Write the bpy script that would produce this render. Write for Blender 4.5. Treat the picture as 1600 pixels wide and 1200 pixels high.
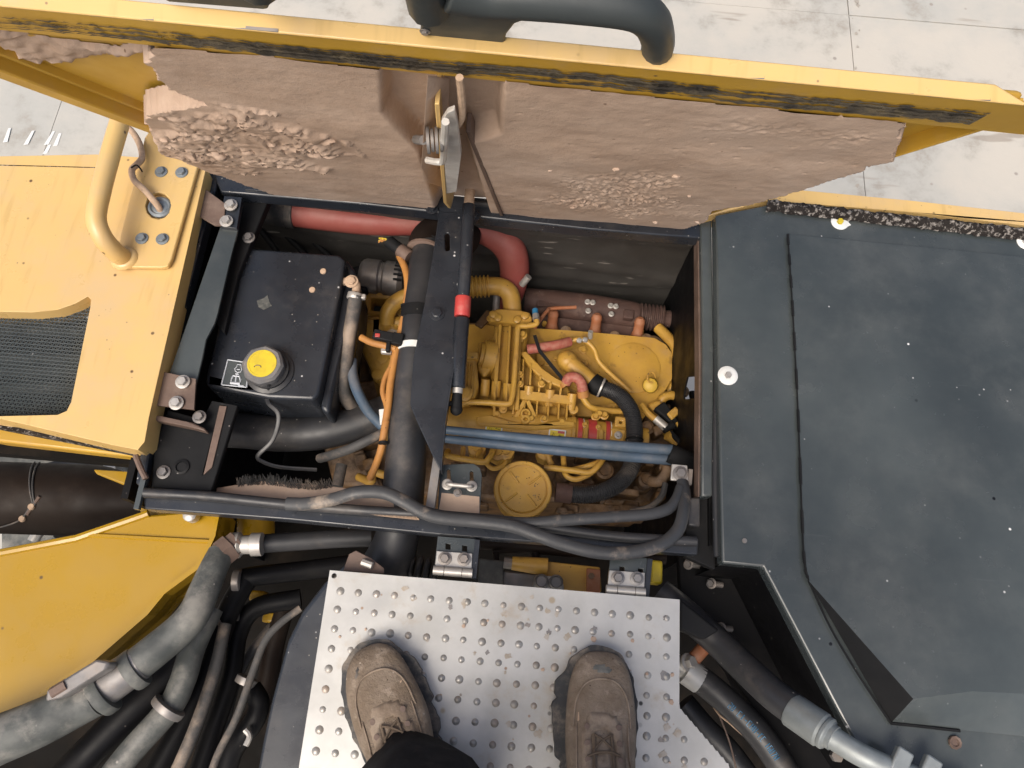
import bpy, bmesh, math, random
from mathutils import Vector, Matrix, noise
from mathutils.geometry import tessellate_polygon
for o in list(bpy.data.objects): bpy.data.objects.remove(o)
S = bpy.context.scene
COL = S.collection
rnd = random.Random(7)
R = math.radians

# ------------------------------------------------------------------ camera
CAM_H, PITCH, ROLL, FPX = 1.25, R(20), R(4.8), 1200.0
FW = Vector((0, math.sin(PITCH), -math.cos(PITCH)))
RT0 = Vector((1, 0, 0)); UP0 = Vector((0, math.cos(PITCH), math.sin(PITCH)))
RT = RT0*math.cos(ROLL) + UP0*math.sin(ROLL)
DN = RT0*math.sin(ROLL) - UP0*math.cos(ROLL)
CAMP = Vector((0, 0, CAM_H))
cd = bpy.data.cameras.new('camera'); cam = bpy.data.objects.new('camera', cd); COL.objects.link(cam)
M3 = Matrix((RT, -DN, -FW)).transposed()
cam.matrix_world = Matrix.Translation(CAMP) @ M3.to_4x4()
cd.sensor_fit = 'HORIZONTAL'; cd.sensor_width = 36; cd.lens = 36*FPX/1600; cd.clip_start = .02; cd.clip_end = 500
S.camera = cam
S.render.resolution_x, S.render.resolution_y = 1024, 768

# ------------------------------------------------------------------ light: bright hazy overcast day
SUN_EL, SUN_AZ = R(56), R(-150)
w = bpy.data.worlds.new('World'); S.world = w; w.use_nodes = True
wn = w.node_tree.nodes; wl = w.node_tree.links
bg = wn['Background']; sky = wn.new('ShaderNodeTexSky'); sky.sky_type = 'NISHITA'
sky.sun_disc = False; sky.sun_elevation = SUN_EL; sky.sun_rotation = SUN_AZ
sky.air_density = 1.0; sky.dust_density = 6.0; sky.ozone_density = 0.3
wl.new(sky.outputs[0], bg.inputs[0]); bg.inputs[1].default_value = .10
sd = bpy.data.lights.new('sun', 'SUN'); sd.energy = 1.5; sd.angle = R(34); sd.color = (1, .95, .87)
so = bpy.data.objects.new('sun', sd); COL.objects.link(so)
sun_dir = Vector((math.sin(SUN_AZ)*math.cos(SUN_EL), math.cos(SUN_AZ)*math.cos(SUN_EL), math.sin(SUN_EL)))
so.rotation_euler = sun_dir.to_track_quat('Z', 'Y').to_euler(); so.location = (0, 0, 6)
vs = S.view_settings; vs.view_transform = 'Standard'; vs.look = 'None'; vs.exposure = .72; vs.gamma = 1; vs.use_curve_mapping = False

# ------------------------------------------------------------------ photo pixel (1600x1200) + height -> point in the place
def ray(px, py): return FW + RT*((px-800)/FPX) + DN*((py-600)/FPX)
def p(px, py, z):
    d = ray(px, py); return CAMP + d*((z-CAM_H)/d.z)
def ps(pts, z): return [p(a[0], a[1], a[2] if len(a) > 2 else z) for a in pts]
def mpp(px, py, z):                                  # metres per pixel there
    return (p(px, py, z)-CAMP).dot(FW)/FPX

# ------------------------------------------------------------------ mesh builder
def catmull(pts, n=6):
    if len(pts) < 3: 
        a, b = pts[0], pts[-1]; return [a.lerp(b, i/n) for i in range(n+1)]
    out = []
    P = [pts[0]*2-pts[1]] + list(pts) + [pts[-1]*2-pts[-2]]
    for i in range(1, len(P)-2):
        a, b, c, d = P[i-1], P[i], P[i+1], P[i+2]
        for k in range(n):
            t = k/n
            out.append(.5*((2*b)+(c-a)*t+(2*a-5*b+4*c-d)*t*t+(3*b-a-3*c+d)*t**3))
    out.append(pts[-1]); return out
def lerpr(rs, t):
    if not isinstance(rs, (list, tuple)): return rs
    f = t*(len(rs)-1); i = min(int(f), len(rs)-2); return rs[i]+(rs[i+1]-rs[i])*(f-i)
class MB:
    def __init__(s): s.v, s.f = [], []
    def add(s, vs, fs):
        o = len(s.v); s.v += [Vector(a) for a in vs]; s.f += [tuple(i+o for i in f) for f in fs]; return s
    def prism(s, top, drop, holes=()):
        d = drop if isinstance(drop, Vector) else Vector((0, 0, -drop))
        loops = [list(top)] + [list(h) for h in holes]
        tri = tessellate_polygon(loops); flat = [q for l in loops for q in l]; n = len(flat)
        up = -d
        fs = []
        for t in tri:
            a, b, c = flat[t[0]], flat[t[1]], flat[t[2]]
            t = t if (b-a).cross(c-a).dot(up) > 0 else (t[0], t[2], t[1])
            fs.append(tuple(t)); fs.append((t[0]+n, t[2]+n, t[1]+n))
        k = 0
        for li, l in enumerate(loops):
            m = len(l); nrm = Vector()
            for i in range(m): nrm += l[i].cross(l[(i+1) % m])
            ccw = nrm.dot(up) > 0
            for i in range(m):
                a, b = k+i, k+(i+1) % m
                q = (a, a+n, b+n, b)
                if ccw == (li > 0): q = q[::-1]
                fs.append(q)
            k += m
        return s.add(flat+[q+d for q in flat], fs)
    def sheet(s, pts, th=.003):
        nrm = Vector()
        for i in range(len(pts)): nrm += pts[i].cross(pts[(i+1) % len(pts)])
        nrm.normalize()
        if nrm.z < 0: nrm = -nrm
        return s.prism(pts, -nrm*th)
    def box(s, c, sz, Rm=None):
        vs = [Vector((x*sz[0]/2, y*sz[1]/2, z*sz[2]/2)) for x in (-1, 1) for y in (-1, 1) for z in (-1, 1)]
        if Rm is not None: vs = [Rm @ q for q in vs]
        c = Vector(c)
        return s.add([c+q for q in vs], [(0,1,3,2),(4,6,7,5),(0,4,5,1),(2,3,7,6),(0,2,6,4),(1,5,7,3)])
    def tube(s, pts, r, seg=12, n=6, smooth=True, corr=None, cap=True, flat=1.0):
        path = catmull([Vector(q) for q in pts], n) if smooth else [Vector(q) for q in pts]
        if corr:                                      # corrugated: resample at half the rib pitch
            L = [0]
            for a, b in zip(path, path[1:]): L.append(L[-1]+(b-a).length)
            m = max(4, int(L[-1]/corr[0]*4)); new = []; j = 0
            for i in range(m+1):
                d = L[-1]*i/m
                while j < len(path)-2 and L[j+1] < d: j += 1
                t = (d-L[j])/max(1e-9, L[j+1]-L[j]); new.append(path[j].lerp(path[j+1], t))
            path = new
        N = len(path); o = len(s.v); prev = None
        for i, q in enumerate(path):
            t = (path[min(i+1, N-1)]-path[max(i-1, 0)]).normalized()
            if prev is None:
                ref = Vector((0, 0, 1)) if abs(t.z) < .9 else Vector((0, 1, 0))
                u = t.cross(ref).normalized()
            else: u = (prev-t*prev.dot(t)).normalized()
            prev = u; v = t.cross(u)
            rr = lerpr(r, i/(N-1))
            if corr: rr += corr[1]*(1 if (i % 4) in (1, 2) else 0)
            for k in range(seg):
                a = 2*math.pi*k/seg; s.v.append(q+u*(math.cos(a)*rr)+v*(math.sin(a)*rr*flat))
        for i in range(N-1):
            for k in range(seg):
                k2 = (k+1) % seg; s.f.append((o+i*seg+k, o+i*seg+k2, o+(i+1)*seg+k2, o+(i+1)*seg+k))
        if cap:
            s.f.append(tuple(o+k for k in range(seg))[::-1]); s.f.append(tuple(o+(N-1)*seg+k for k in range(seg)))
        return s
    def lathe(s, c, axis, prof, seg=24, ref=None):
        c = Vector(c); ax = Vector(axis).normalized()
        rf = ref or (Vector((1, 0, 0)) if abs(ax.x) < .9 else Vector((0, 1, 0)))
        u = (rf-ax*rf.dot(ax)).normalized(); v = ax.cross(u); o = len(s.v)
        for r, h in prof:
            for k in range(seg):
                a = 2*math.pi*k/seg; s.v.append(c+ax*h+(u*math.cos(a)+v*math.sin(a))*max(r, 1e-5))
        m = len(prof)
        for i in range(m-1):
            for k in range(seg):
                k2 = (k+1) % seg; s.f.append((o+i*seg+k, o+i*seg+k2, o+(i+1)*seg+k2, o+(i+1)*seg+k))
        s.f.append(tuple(o+k for k in range(seg))[::-1]); s.f.append(tuple(o+(m-1)*seg+k for k in range(seg)))
        return s
    def cyl(s, a, b, r, seg=16, r2=None):
        a, b = Vector(a), Vector(b); h = (b-a).length
        return s.lathe(a, b-a, [(r, 0), (r2 if r2 is not None else r, h)], seg)
    def bolt(s, c, axis=(0, 0, 1), r=.009, h=.007, washer=True):
        if washer: s.lathe(c, axis, [(r*1.45, 0), (r*1.45, h*.25), (r*1.2, h*.32)], 16)
        s.lathe(Vector(c), axis, [(r, 0), (r, h*.85), (r*.86, h)], 6)
        return s
    def sphere(s, c, r, seg=16, sc=(1, 1, 1)):
        n = seg//2; prof = [(math.sin(math.pi*i/n)*r, -math.cos(math.pi*i/n)*r) for i in range(n+1)]
        o = len(s.v); s.lathe((0, 0, 0), (0, 0, 1), prof, seg)
        c = Vector(c)
        for i in range(o, len(s.v)): q = s.v[i]; s.v[i] = c+Vector((q.x*sc[0], q.y*sc[1], q.z*sc[2]))
        return s
    def build(s, name, mat, parent=None, bevel=0, seg=2, ang=38, label=None, weld=True):
        base = Vector((0, 0, 0)); q = parent
        while q is not None and q.parent is not None: q = q.parent
        if q is not None: base = Vector(q['_b'])
        me = bpy.data.meshes.new(name); me.from_pydata([v-base for v in s.v], [], s.f)
        bm = bmesh.new(); bm.from_mesh(me)
        if weld: bmesh.ops.remove_doubles(bm, verts=bm.verts, dist=1e-6)
        bmesh.ops.recalc_face_normals(bm, faces=bm.faces)
        bm.to_mesh(me); bm.free()
        me.materials.append(mat); me.shade_smooth(); me.set_sharp_from_angle(angle=R(ang))
        o = bpy.data.objects.new(name, me); COL.objects.link(o); o.parent = parent
        if parent is None: o['_b'] = (0., 0., 0.)
        if bevel:
            m = o.modifiers.new('bevel', 'BEVEL'); m.width = bevel; m.segments = seg; m.limit_method = 'ANGLE'; m.angle_limit = R(35)
            m.harden_normals = False
        if label: o['label'] = label
        return o
def thing(name, label, cat, loc, group=None):
    o = bpy.data.objects.new(name, None); COL.objects.link(o); o.location = loc; o.empty_display_size = .05
    o['_b'] = tuple(loc); o['label'] = label; o['category'] = cat
    if group: o['group'] = group
    return o
def solo(o, label, cat, group=None):
    """one-mesh thing: put its origin at its base"""
    me = o.data; n = len(me.vertices)
    c = Vector(); 
    for v in me.vertices: c += v.co
    c /= n; c.z = min(v.co.z for v in me.vertices)
    me.transform(Matrix.Translation(-c)); o.location = c; o['_b'] = tuple(c)
    o['label'] = label; o['category'] = cat
    if group: o['group'] = group
    return o
def struct(o): o['kind'] = 'structure'; return o
def inside(x, y, poly):
    c = False; n = len(poly); j = n-1
    for i in range(n):
        xi, yi = poly[i]; xj, yj = poly[j]
        if (yi > y) != (yj > y) and x < (xj-xi)*(y-yi)/(yj-yi)+xi: c = not c
        j = i
    return c
def segdist(x, y, poly):
    b = 1e9; n = len(poly)
    for i in range(n):
        x1, y1 = poly[i]; x2, y2 = poly[(i+1) % n]
        dx, dy = x2-x1, y2-y1; t = max(0, min(1, ((x-x1)*dx+(y-y1)*dy)/(dx*dx+dy*dy+1e-12)))
        b = min(b, math.hypot(x-x1-t*dx, y-y1-t*dy))
    return b
def sm(a, b, x):
    t = max(0., min(1., (x-a)/(b-a))); return t*t*(3-2*t)
def fbm(x, y, z=0., o=4): return noise.fractal(Vector((x, y, z)), 1.0, 2.0, o)

# ------------------------------------------------------------------ materials
def s2l(c): return tuple(((x/255+.055)/1.055)**2.4 if x/255 > .04045 else x/255/12.92 for x in c)
MATS = {}
def mat(name, col, rough=.5, metal=0., var=None, dust=None, specks=(), bump=None, coat=0., spec=.5, scratch=None):
    """var: (colour2, scale, amount); dust: (colour, scale, lo, hi, amount, on top faces only);
    specks: list of (colour, scale, threshold); bump: (scale, strength)"""
    m = bpy.data.materials.new(name); m.use_nodes = True; nt = m.node_tree; N = nt.nodes; L = nt.links
    b = N['Principled BSDF']; geo = N.new('ShaderNodeNewGeometry')
    b.inputs['Roughness'].default_value = rough; b.inputs['Metallic'].default_value = metal
    b.inputs['Specular IOR Level'].default_value = spec; b.inputs['Coat Weight'].default_value = coat
    b.inputs['Coat Roughness'].default_value = .15
    def nz(scale, detail=6, rgh=.6, stretch=None):
        t = N.new('ShaderNodeTexNoise'); t.inputs['Scale'].default_value = scale; t.inputs['Detail'].default_value = detail
        t.inputs['Roughness'].default_value = rgh
        if stretch:
            mp = N.new('ShaderNodeMapping'); mp.inputs['Scale'].default_value = stretch
            L.new(geo.outputs['Position'], mp.inputs[0]); L.new(mp.outputs[0], t.inputs['Vector'])
        else: L.new(geo.outputs['Position'], t.inputs['Vector'])
        return t.outputs['Fac']
    def rng(x, lo, hi, a=0., c=1.):
        r = N.new('ShaderNodeMapRange'); r.interpolation_type = 'SMOOTHSTEP'
        r.inputs[1].default_value = lo; r.inputs[2].default_value = hi; r.inputs[3].default_value = a; r.inputs[4].default_value = c
        L.new(x, r.inputs[0]); return r.outputs[0]
    def mul(x, y):
        t = N.new('ShaderNodeMath'); t.operation = 'MULTIPLY'; L.new(x, t.inputs[0])
        if isinstance(y, float): t.inputs[1].default_value = y
        else: L.new(y, t.inputs[1])
        return t.outputs[0]
    cur = None
    def mix(fac, c2):
        nonlocal cur
        t = N.new('ShaderNodeMix'); t.data_type = 'RGBA'; L.new(fac, t.inputs[0])
        if cur is None: t.inputs[6].default_value = (*col, 1)
        else: L.new(cur, t.inputs[6])
        t.inputs[7].default_value = (*c2, 1); cur = t.outputs[2]
    if var is None: var = (tuple(c*.75 for c in col), 9., .6)
    mix(rng(nz(var[1]), .35, .68, 0., var[2]), var[0])
    dfac = None
    if dust:
        dfac = rng(nz(dust[1], 8, .68), dust[2], dust[3], 0., dust[4])
        if dust[5]:
            sx = N.new('ShaderNodeSeparateXYZ'); L.new(geo.outputs['Normal'], sx.inputs[0])
            dfac = mul(dfac, rng(sx.outputs[2], .1, .8))
        mix(dfac, dust[0])
    for i, (c, sc, th) in enumerate(specks):
        v = N.new('ShaderNodeTexVoronoi'); v.inputs['Scale'].default_value = sc
        L.new(geo.outputs['Position'], v.inputs['Vector'])
        # only a few cells carry a speck, of uneven size
        sep = N.new('ShaderNodeSeparateColor'); L.new(v.outputs['Color'], sep.inputs[0])
        f = mul(rng(v.outputs['Distance'], .10, .22, 1., 0.), rng(sep.outputs[0], th, min(1., th+.02)))
        mix(f, c)
    if scratch:
        c, sc, st, lo, hi, am = scratch
        mix(rng(nz(sc, 3, .5, st), lo, hi, 0., am), c)
    L.new(cur, b.inputs['Base Color'])
    rr = rng(nz(14., 5), .3, .7, max(.02, rough-.1), min(1., rough+.12))
    if dfac is not None:
        t = N.new('ShaderNodeMath'); t.operation = 'MAXIMUM'; L.new(rr, t.inputs[0]); L.new(mul(dfac, .9), t.inputs[1]); rr = t.outputs[0]
    L.new(rr, b.inputs['Roughness'])
    if bump:
        bp = N.new('ShaderNodeBump'); bp.inputs['Strength'].default_value = bump[1]; bp.inputs['Distance'].default_value = .004
        L.new(nz(bump[0], 6, .65), bp.inputs['Height']); L.new(bp.outputs[0], b.inputs['Normal'])
    MATS[name] = m; return m
YEL = (.62, .315, .035); YEL2 = (.60, .285, .03)
DUST = (.36, .26, .185)
m_yel = mat('yellow_paint', (.64, .435, .165), .36, var=((.61, .40, .15), 3., .8), dust=((.50, .38, .25), 6., .42, .75, .5, True), specks=[((.12, .07, .03), 55, .96), ((.3, .2, .1), 120, .95)], bump=(120, .02), scratch=((.50, .33, .12), 8., (9., 1., 1.), .55, .75, .6))
m_yel_dk = mat('yellow_paint_worn_shaded', (.50, .30, .035), .42, var=((.43, .25, .035), 6., .8), dust=(DUST, 14., .5, .75, .35, False), specks=[((.1, .06, .03), 70, .95)])  # worn paint, colour darkened to carry the shade on the hood faces
m_eng = mat('engine_yellow', (.50, .29, .048), .45, var=((.41, .225, .045), 18., .8), dust=(DUST, 22., .48, .78, .28, True), specks=[((.08, .045, .02), 150, .9), ((.2, .12, .04), 60, .9)], bump=(240, .08), scratch=((.16, .085, .03), 30., (1., 1., 1.), .60, .72, .55))
m_engd = mat('engine_yellow_dirty_shaded', (.15, .078, .026), .65, var=((.045, .027, .016), 26., .95), dust=(DUST, 20., .4, .7, .55, True), specks=[((.05, .03, .02), 140, .9)], bump=(200, .12))  # dirty engine yellow, with the shade of the gaps put into its colour
m_boom = mat('boom_yellow', (.38, .222, .008), .34, var=((.32, .185, .011), 3.5, .8), dust=((.40, .28, .12), 4., .55, .85, .2, True), specks=[((.6, .5, .35), 34, .97), ((.1, .06, .02), 50, .96)])
m_blk = mat('black_paint', (.015, .018, .024), .3, var=((.028, .033, .042), 6., .8), dust=((.20, .175, .15), 11., .5, .85, .22, True), specks=[((.6, .6, .6), 80, .955), ((.3, .28, .25), 150, .95)], bump=(90, .02))
m_blkp = mat('black_panel_paint', (.036, .044, .047), .19, var=((.066, .078, .080), 1.8, .95), dust=((.17, .175, .165), 5.5, .36, .9, .42, True), specks=[((.7, .7, .69), 75, .988), ((.4, .4, .4), 110, .98), ((.005, .005, .005), 60, .985)], bump=(60, .015), scratch=((.14, .145, .15), 9., (1., 16., 4.), .66, .80, .14))
m_blkm = mat('black_matte', (.008, .0085, .0095), .62, var=((.015, .015, .016), 10., .7), dust=((.12, .10, .08), 12., .55, .9, .2, True), specks=[((.35, .32, .3), 120, .97)], spec=.2)
m_rub = mat('black_rubber', (.017, .018, .021), .45, var=((.04, .04, .043), 8., .8), dust=((.25, .21, .17), 9., .48, .8, .4, True), specks=[((.4, .37, .34), 130, .965)], bump=(260, .04))
m_rubd = mat('dusty_rubber', (.07, .068, .066), .7, var=((.035, .035, .037), 11., .8), dust=((.40, .31, .235), 10., .42, .7, .75, True), bump=(180, .1))
m_handle = mat('moulded_dark_plastic', (.034, .042, .044), .5, dust=((.12, .12, .11), 10., .5, .8, .3, True))
m_seal = mat('seal_rubber', (.035, .037, .041), .5, var=((.055, .056, .058), 8., .8), dust=((.36, .29, .225), 9., .52, .68, .8, False), bump=(180, .1))
m_hose = mat('grey_hose_cover', (.105, .11, .103), .6, var=((.042, .047, .046), 18., .95), dust=((.27, .255, .225), 13., .45, .68, .7, True), bump=(300, .06), specks=[((.3, .28, .25), 90, .96)])
m_red = mat('red_hose_rubber', (.27, .072, .058), .55, var=((.28, .045, .04), 8., .7), dust=((.40, .21, .17), 6., .4, .75, .55, True), bump=(200, .05))
m_pink = mat('pink_braid', (.33, .085, .06), .55, var=((.40, .17, .12), 120., .9), bump=(400, .3))
m_redp = mat('red_plastic', (.46, .05, .045), .4, dust=((.4, .25, .2), 30., .5, .8, .4, True))
m_mud = mat('dried_mud', (.49, .365, .28), .95, var=((.38, .27, .20), 6., .85), dust=((.55, .43, .345), 4.5, .4, .7, .7, False), specks=[((.17, .11, .075), 80, .965)], bump=(160, .28), spec=.15)
m_rust = mat('rusty_steel', (.105, .068, .052), .6, var=((.17, .115, .09), 14., .9), dust=((.24, .18, .14), 26., .5, .75, .5, False), bump=(150, .15))
m_exh = mat('rusty_exhaust', (.085, .045, .035), .75, var=((.05, .028, .024), 16., .9), dust=((.22, .15, .12), 30., .5, .75, .5, True), bump=(160, .25), specks=[((.4, .36, .33), 200, .96)])
m_boot_o = mat('orange_boot', (.34, .12, .05), .65, dust=(DUST, 25., .4, .7, .4, True))
m_steel = mat('zinc_steel', (.50, .48, .445), .42, .5, var=((.40, .38, .36), 30., .8), dust=((.40, .34, .28), 30., .45, .75, .4, True))
m_steeld = mat('dull_steel', (.25, .24, .235), .5, .55, var=((.16, .15, .145), 25., .8), dust=((.33, .27, .22), 18., .4, .7, .6, True))
m_bolt = mat('grey_bolt', (.22, .25, .27), .5, .3, var=((.15, .17, .185), 60., .8))
m_alud = mat('dimple_worn', (.40, .385, .36), .42, .35, var=((.25, .235, .21), 30., .95), dust=((.36, .27, .2), 18., .5, .7, .7, False))
m_alu = mat('tread_plate_aluminium', (.52, .515, .495), .46, .35, var=((.41, .405, .385), 9., .9), dust=((.40, .335, .26), 13., .55, .74, .8, True), specks=[((.30, .21, .15), 75, .95), ((.05, .05, .05), 52, .975), ((.36, .3, .22), 33, .93)], bump=(90, .03))
m_white = mat('white_plastic', (.72, .73, .71), .45, var=((.6, .6, .58), 40., .6))
m_cap = mat('yellow_cap', (.62, .48, .025), .5, var=((.52, .39, .03), 60., .9))
m_capy = mat('grey_cap', (.13, .13, .135), .55, dust=((.3, .26, .22), 40., .4, .7, .5, True))
m_blue = mat('blue_hose', (.06, .095, .145), .55, var=((.045, .07, .10), 14., .8), dust=((.30, .27, .24), 12., .45, .8, .5, True), bump=(200, .06))
m_orange = mat('orange_loom', (.44, .20, .05), .6, var=((.33, .15, .045), 40., .8), specks=[((.06, .03, .02), 150, .9)])
m_beige = mat('braided_cable', (.50, .36, .25), .8, var=((.36, .25, .17), 120., .8), specks=[((.1, .07, .05), 200, .93)])
m_con = mat('concrete', (.49, .46, .405), .85, var=((.39, .39, .365), 1.6, .95), dust=((.27, .235, .19), 3.2, .5, .72, .75, False), scratch=((.25, .21, .17), 1.3, (1., 6., 1.), .66, .72, .6), specks=[((.30, .27, .24), 14, .96)], bump=(40, .2))
m_joint = mat('joint_filler', (.38, .345, .30), .9)
m_boot = mat('muddy_boot_leather', (.165, .122, .085), .85, var=((.235, .185, .14), 22., 1.), dust=((.34, .275, .215), 34., .52, .68, .8, True), specks=[((.05, .03, .02), 150, .9), ((.4, .34, .28), 120, .96)], bump=(150, .7))
m_boot2 = mat('boot_overlay', (.24, .18, .13), .85, var=((.11, .078, .055), 34., 1.), dust=((.40, .33, .26), 22., .4, .7, .6, True), bump=(220, .3))
m_sole = mat('boot_sole', (.035, .037, .04), .7, dust=((.30, .25, .2), 26., .42, .7, .6, False), bump=(160, .15))
m_lace = mat('boot_lace', (.13, .095, .066), .9)
m_cloth = mat('black_trouser_cloth', (.014, .014, .016), .85, var=((.024, .024, .026), 40., .8), dust=((.12, .1, .085), 30., .55, .8, .35, False), bump=(700, .2), spec=.2)
m_sheet = mat('heat_shield_sheet', (.050, .047, .043), .6, var=((.03, .028, .026), 5., .8), dust=((.14, .125, .11), 6., .5, .8, .4, False), scratch=((.34, .31, .28), 7., (2., 1., 12.), .66, .70, .5), bump=(12, .25))
m_cylb = mat('dark_brown_tube', (.014, .009, .007), .6, var=((.022, .015, .011), 8., .8), dust=((.06, .045, .034), 20., .5, .8, .3, True), spec=.18)
m_glass = mat('white_print', (.62, .65, .70), .5)
m_lab = mat('label_yellow', (.72, .55, .02), .45)
m_blup = mat('blue_print', (.04, .22, .42), .5)
m_floor = mat('underbody_black', (.008, .007, .006), .85, dust=((.04, .03, .022), 7., .45, .75, .5, True), spec=.12)
m_deep = mat('shadowed_black', (.006, .006, .007), .5, dust=((.022, .02, .018), 14., .5, .8, .5, True), specks=[((.1, .09, .08), 120, .97)], spec=.14)  # near-black: the deep shadow on walls and hoses is put into the colour
m_fit = mat('dull_fitting', (.30, .325, .325), .45, .4, var=((.22, .24, .24), 20., .9), dust=((.3, .28, .24), 14., .5, .8, .4, True))
m_zinc = mat('zinc_plated_latch', (.56, .545, .51), .4, .15, var=((.42, .40, .37), 40., .9), dust=((.45, .36, .28), 30., .5, .75, .5, False))
m_glue = mat('seal_glue_residue', (.11, .09, .06), .8, var=((.03, .026, .022), 30., .9), dust=((.2, .16, .09), 40., .5, .65, .6, False), bump=(200, .5))
m_smear = mat('dried_smear', (.38, .325, .26), .9, var=((.46, .43, .39), 90., .9))
m_foam = mat('torn_foam', (.028, .024, .022), .95, var=((.015, .013, .012), 60., .9), dust=((.34, .31, .28), 120., .5, .62, .8, False), bump=(200, .9), spec=.1)
m_plug = mat('plug_yellow', (.56, .36, .04), .5, var=((.4, .25, .04), 60., .8))
# ------------------------------------------------------------------ ground
GZ = -2.4
g = MB(); g.add([(-60, -60, GZ-.012), (60, -60, GZ-.012), (60, 60, GZ-.012), (-60, 60, GZ-.012)], [(0, 1, 2, 3)])
ground = struct(g.build('ground', m_joint))
jx = p(1338, 150, GZ).x; jy = p(1400, 30, GZ).y; SL = 4.6
for ix in range(-4, 4):
    for iy in range(-3, 3):
        x0, y0 = jx+ix*SL+.003, jy+iy*SL+.003
        m = MB(); z = GZ+rnd.uniform(-.002, .002)
        m.prism([Vector((x0, y0, z)), Vector((x0+SL-.006, y0, z)), Vector((x0+SL-.006, y0+SL-.006, z)), Vector((x0, y0+SL-.006, z))], .05)
        m.build('concrete_slab', m_con, ground)
for a, b in (((8, 222), (15, 200)), ((40, 226), (52, 204)), ((72, 226), (84, 205)), ((86, 228), (94, 208)), ((70, 240), (78, 226))):
    A, B = p(*a, GZ+.0045), p(*b, GZ+.0045); t = Vector((.012, .003, 0))
    MB().sheet([A-t, A+t, B+t*.6, B-t*.6], .001).build('paint_mark', m_white, ground)
# dark drip stains along the joint
for i in range(22):
    q = p(1338+rnd.gauss(0, 4), rnd.uniform(0, 320), GZ+.0046); r = abs(rnd.gauss(.006, .008))+.003
    MB().prism([q+Vector((math.cos(k*.7)*r*rnd.uniform(.5, 1.2), math.sin(k*.7)*r*rnd.uniform(.5, 1.6), 0)) for k in range(9)], .0008).build('oil_stain', m_joint, ground)

# ------------------------------------------------------------------ machine body under everything
deck = thing('machine_frame', 'dark underbody deck and side walls of the engine bay beneath the engine', 'machine frame', (0, .5, -.92))
DZ = -.9
hole = ps([(1052, 585), (1092, 592), (1090, 632), (1056, 630)], DZ)
out = [Vector(q) for q in ((-1.9, -.7, DZ), (1.5, -.7, DZ), (1.5, .68, DZ), (.44, .68, DZ), (.44, .84, DZ), (-1.02, .84, DZ), (-1.02, .12, DZ), (-1.9, .12, DZ))]
MB().prism(out, .02).build('floor_plate', m_floor, deck)
MB().box((-.635, .53, -.47), (.012, .64, .84)).build('left_wall', m_deep, deck)
def onx(px, py, x):
    d = ray(px, py); return CAMP+d*(x/d.x)
MB().prism([Vector((.346, .21, -.02)), Vector((.346, .87, -.02)), Vector((.346, .87, -.89)), Vector((.346, .21, -.89))], Vector((.003, 0, 0)), [[onx(*q, .346) for q in ((1074, 589), (1086, 588), (1093, 622), (1068, 624), (1070, 606))]]).build('right_wall', m_deep, deck)
# back wall: dusty insulation sheet with soft creases
nx, nz_ = 90, 60; vv, ff = [], []
for i in range(nx+1):
    for k in range(nz_+1):
        x = -.64+1.005*i/nx; z = -.03-.84*k/nz_
        cr = 0
        for (z0, sl, am, ph) in ((-.14, .04, .010, .3), (-.24, -.10, .012, 1.1), (-.31, .05, .012, 2.), (-.40, -.04, .008, .9)):
            d = z-(z0+sl*x+.012*math.sin(x*9+ph)); cr += am*math.exp(-(d/.012)**2)
        vv.append(Vector((x, .838-cr*.45-.005*fbm(x*4, z*5, 3.), z)))
for i in range(nx):
    for k in range(nz_):
        a = i*(nz_+1)+k; ff.append((a, a+1, a+nz_+2, a+nz_+1))
MB().add(vv, ff).build('insulation_sheet', m_sheet, deck, ang=180)

# ------------------------------------------------------------------ open hood
LEAN = R(21)
HO = Vector((0, .83, 0)); HV = Vector((0, -math.sin(LEAN), math.cos(LEAN))); HN = Vector((0, -math.cos(LEAN), -math.sin(LEAN)))
def hp(x, v, n=0.): return HO+Vector((x, 0, 0))+HV*v+HN*n
def hpx(px, py, n=0.):
    o = HO+HN*n; d = ray(px, py); t = (o-CAMP).dot(HN)/d.dot(HN); q = CAMP+d*t-HO
    return (q.x, q.dot(HV))
hood = thing('engine_hood', 'raised yellow engine hood propped open, its underside caked with dried mud', 'hood', (0, .83, 0))
# outer skin with raised border
e0, e1, f0, f1 = hpx(1112, 336, .022), hpx(1540, 206, .022), hpx(212, 203, .024), hpx(0, 126, .024)
xr = lambda v: e0[0]+(e1[0]-e0[0])*(v-e0[1])/(e1[1]-e0[1])
xl = lambda v: f0[0]+(f1[0]-f0[0])*(max(v, .2)-f0[1])/(f1[1]-f0[1])
LB = [hpx(-220, 25, .03), hpx(1606, 212, .03)]; LT = [hpx(-220, -12, .03), hpx(1606, 164, .03)]
VT = hpx(800, 136, .03)[1]+.004
sk = MB(); sk.prism([hp(xl(0), .0), hp(xr(0), .0), hp(xr(VT), VT), hp(xl(VT), VT), hp(xl(.25), .25)], -HN*.010)
sk.build('outer_skin', m_yel_dk, hood, bevel=.006)
fl = MB(); fl.prism([hp(xl(.2), .2, .022), hp(xl(.2)+.03, .2, .022), hp(xl(VT)+.035, VT, .022), hp(xl(VT), VT, .022)], -HN*.025)
fl.prism([hp(xl(.2)+.055, .2, .012), hp(xl(.2)+.06, .2, .012), hp(xl(VT)+.062, VT, .012), hp(xl(VT)+.057, VT, .012)], -HN*.015)
fl.build('side_flange', m_yel_dk, hood, bevel=.003)
fr = MB(); fr.prism([hp(xr(0)-.004, 0, .02), hp(xr(0), 0, .02), hp(xr(VT), VT, .02), hp(xr(VT)-.004, VT, .02)], -HN*.022)
fr.build('side_flange', m_yel_dk, hood, bevel=.001)
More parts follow.
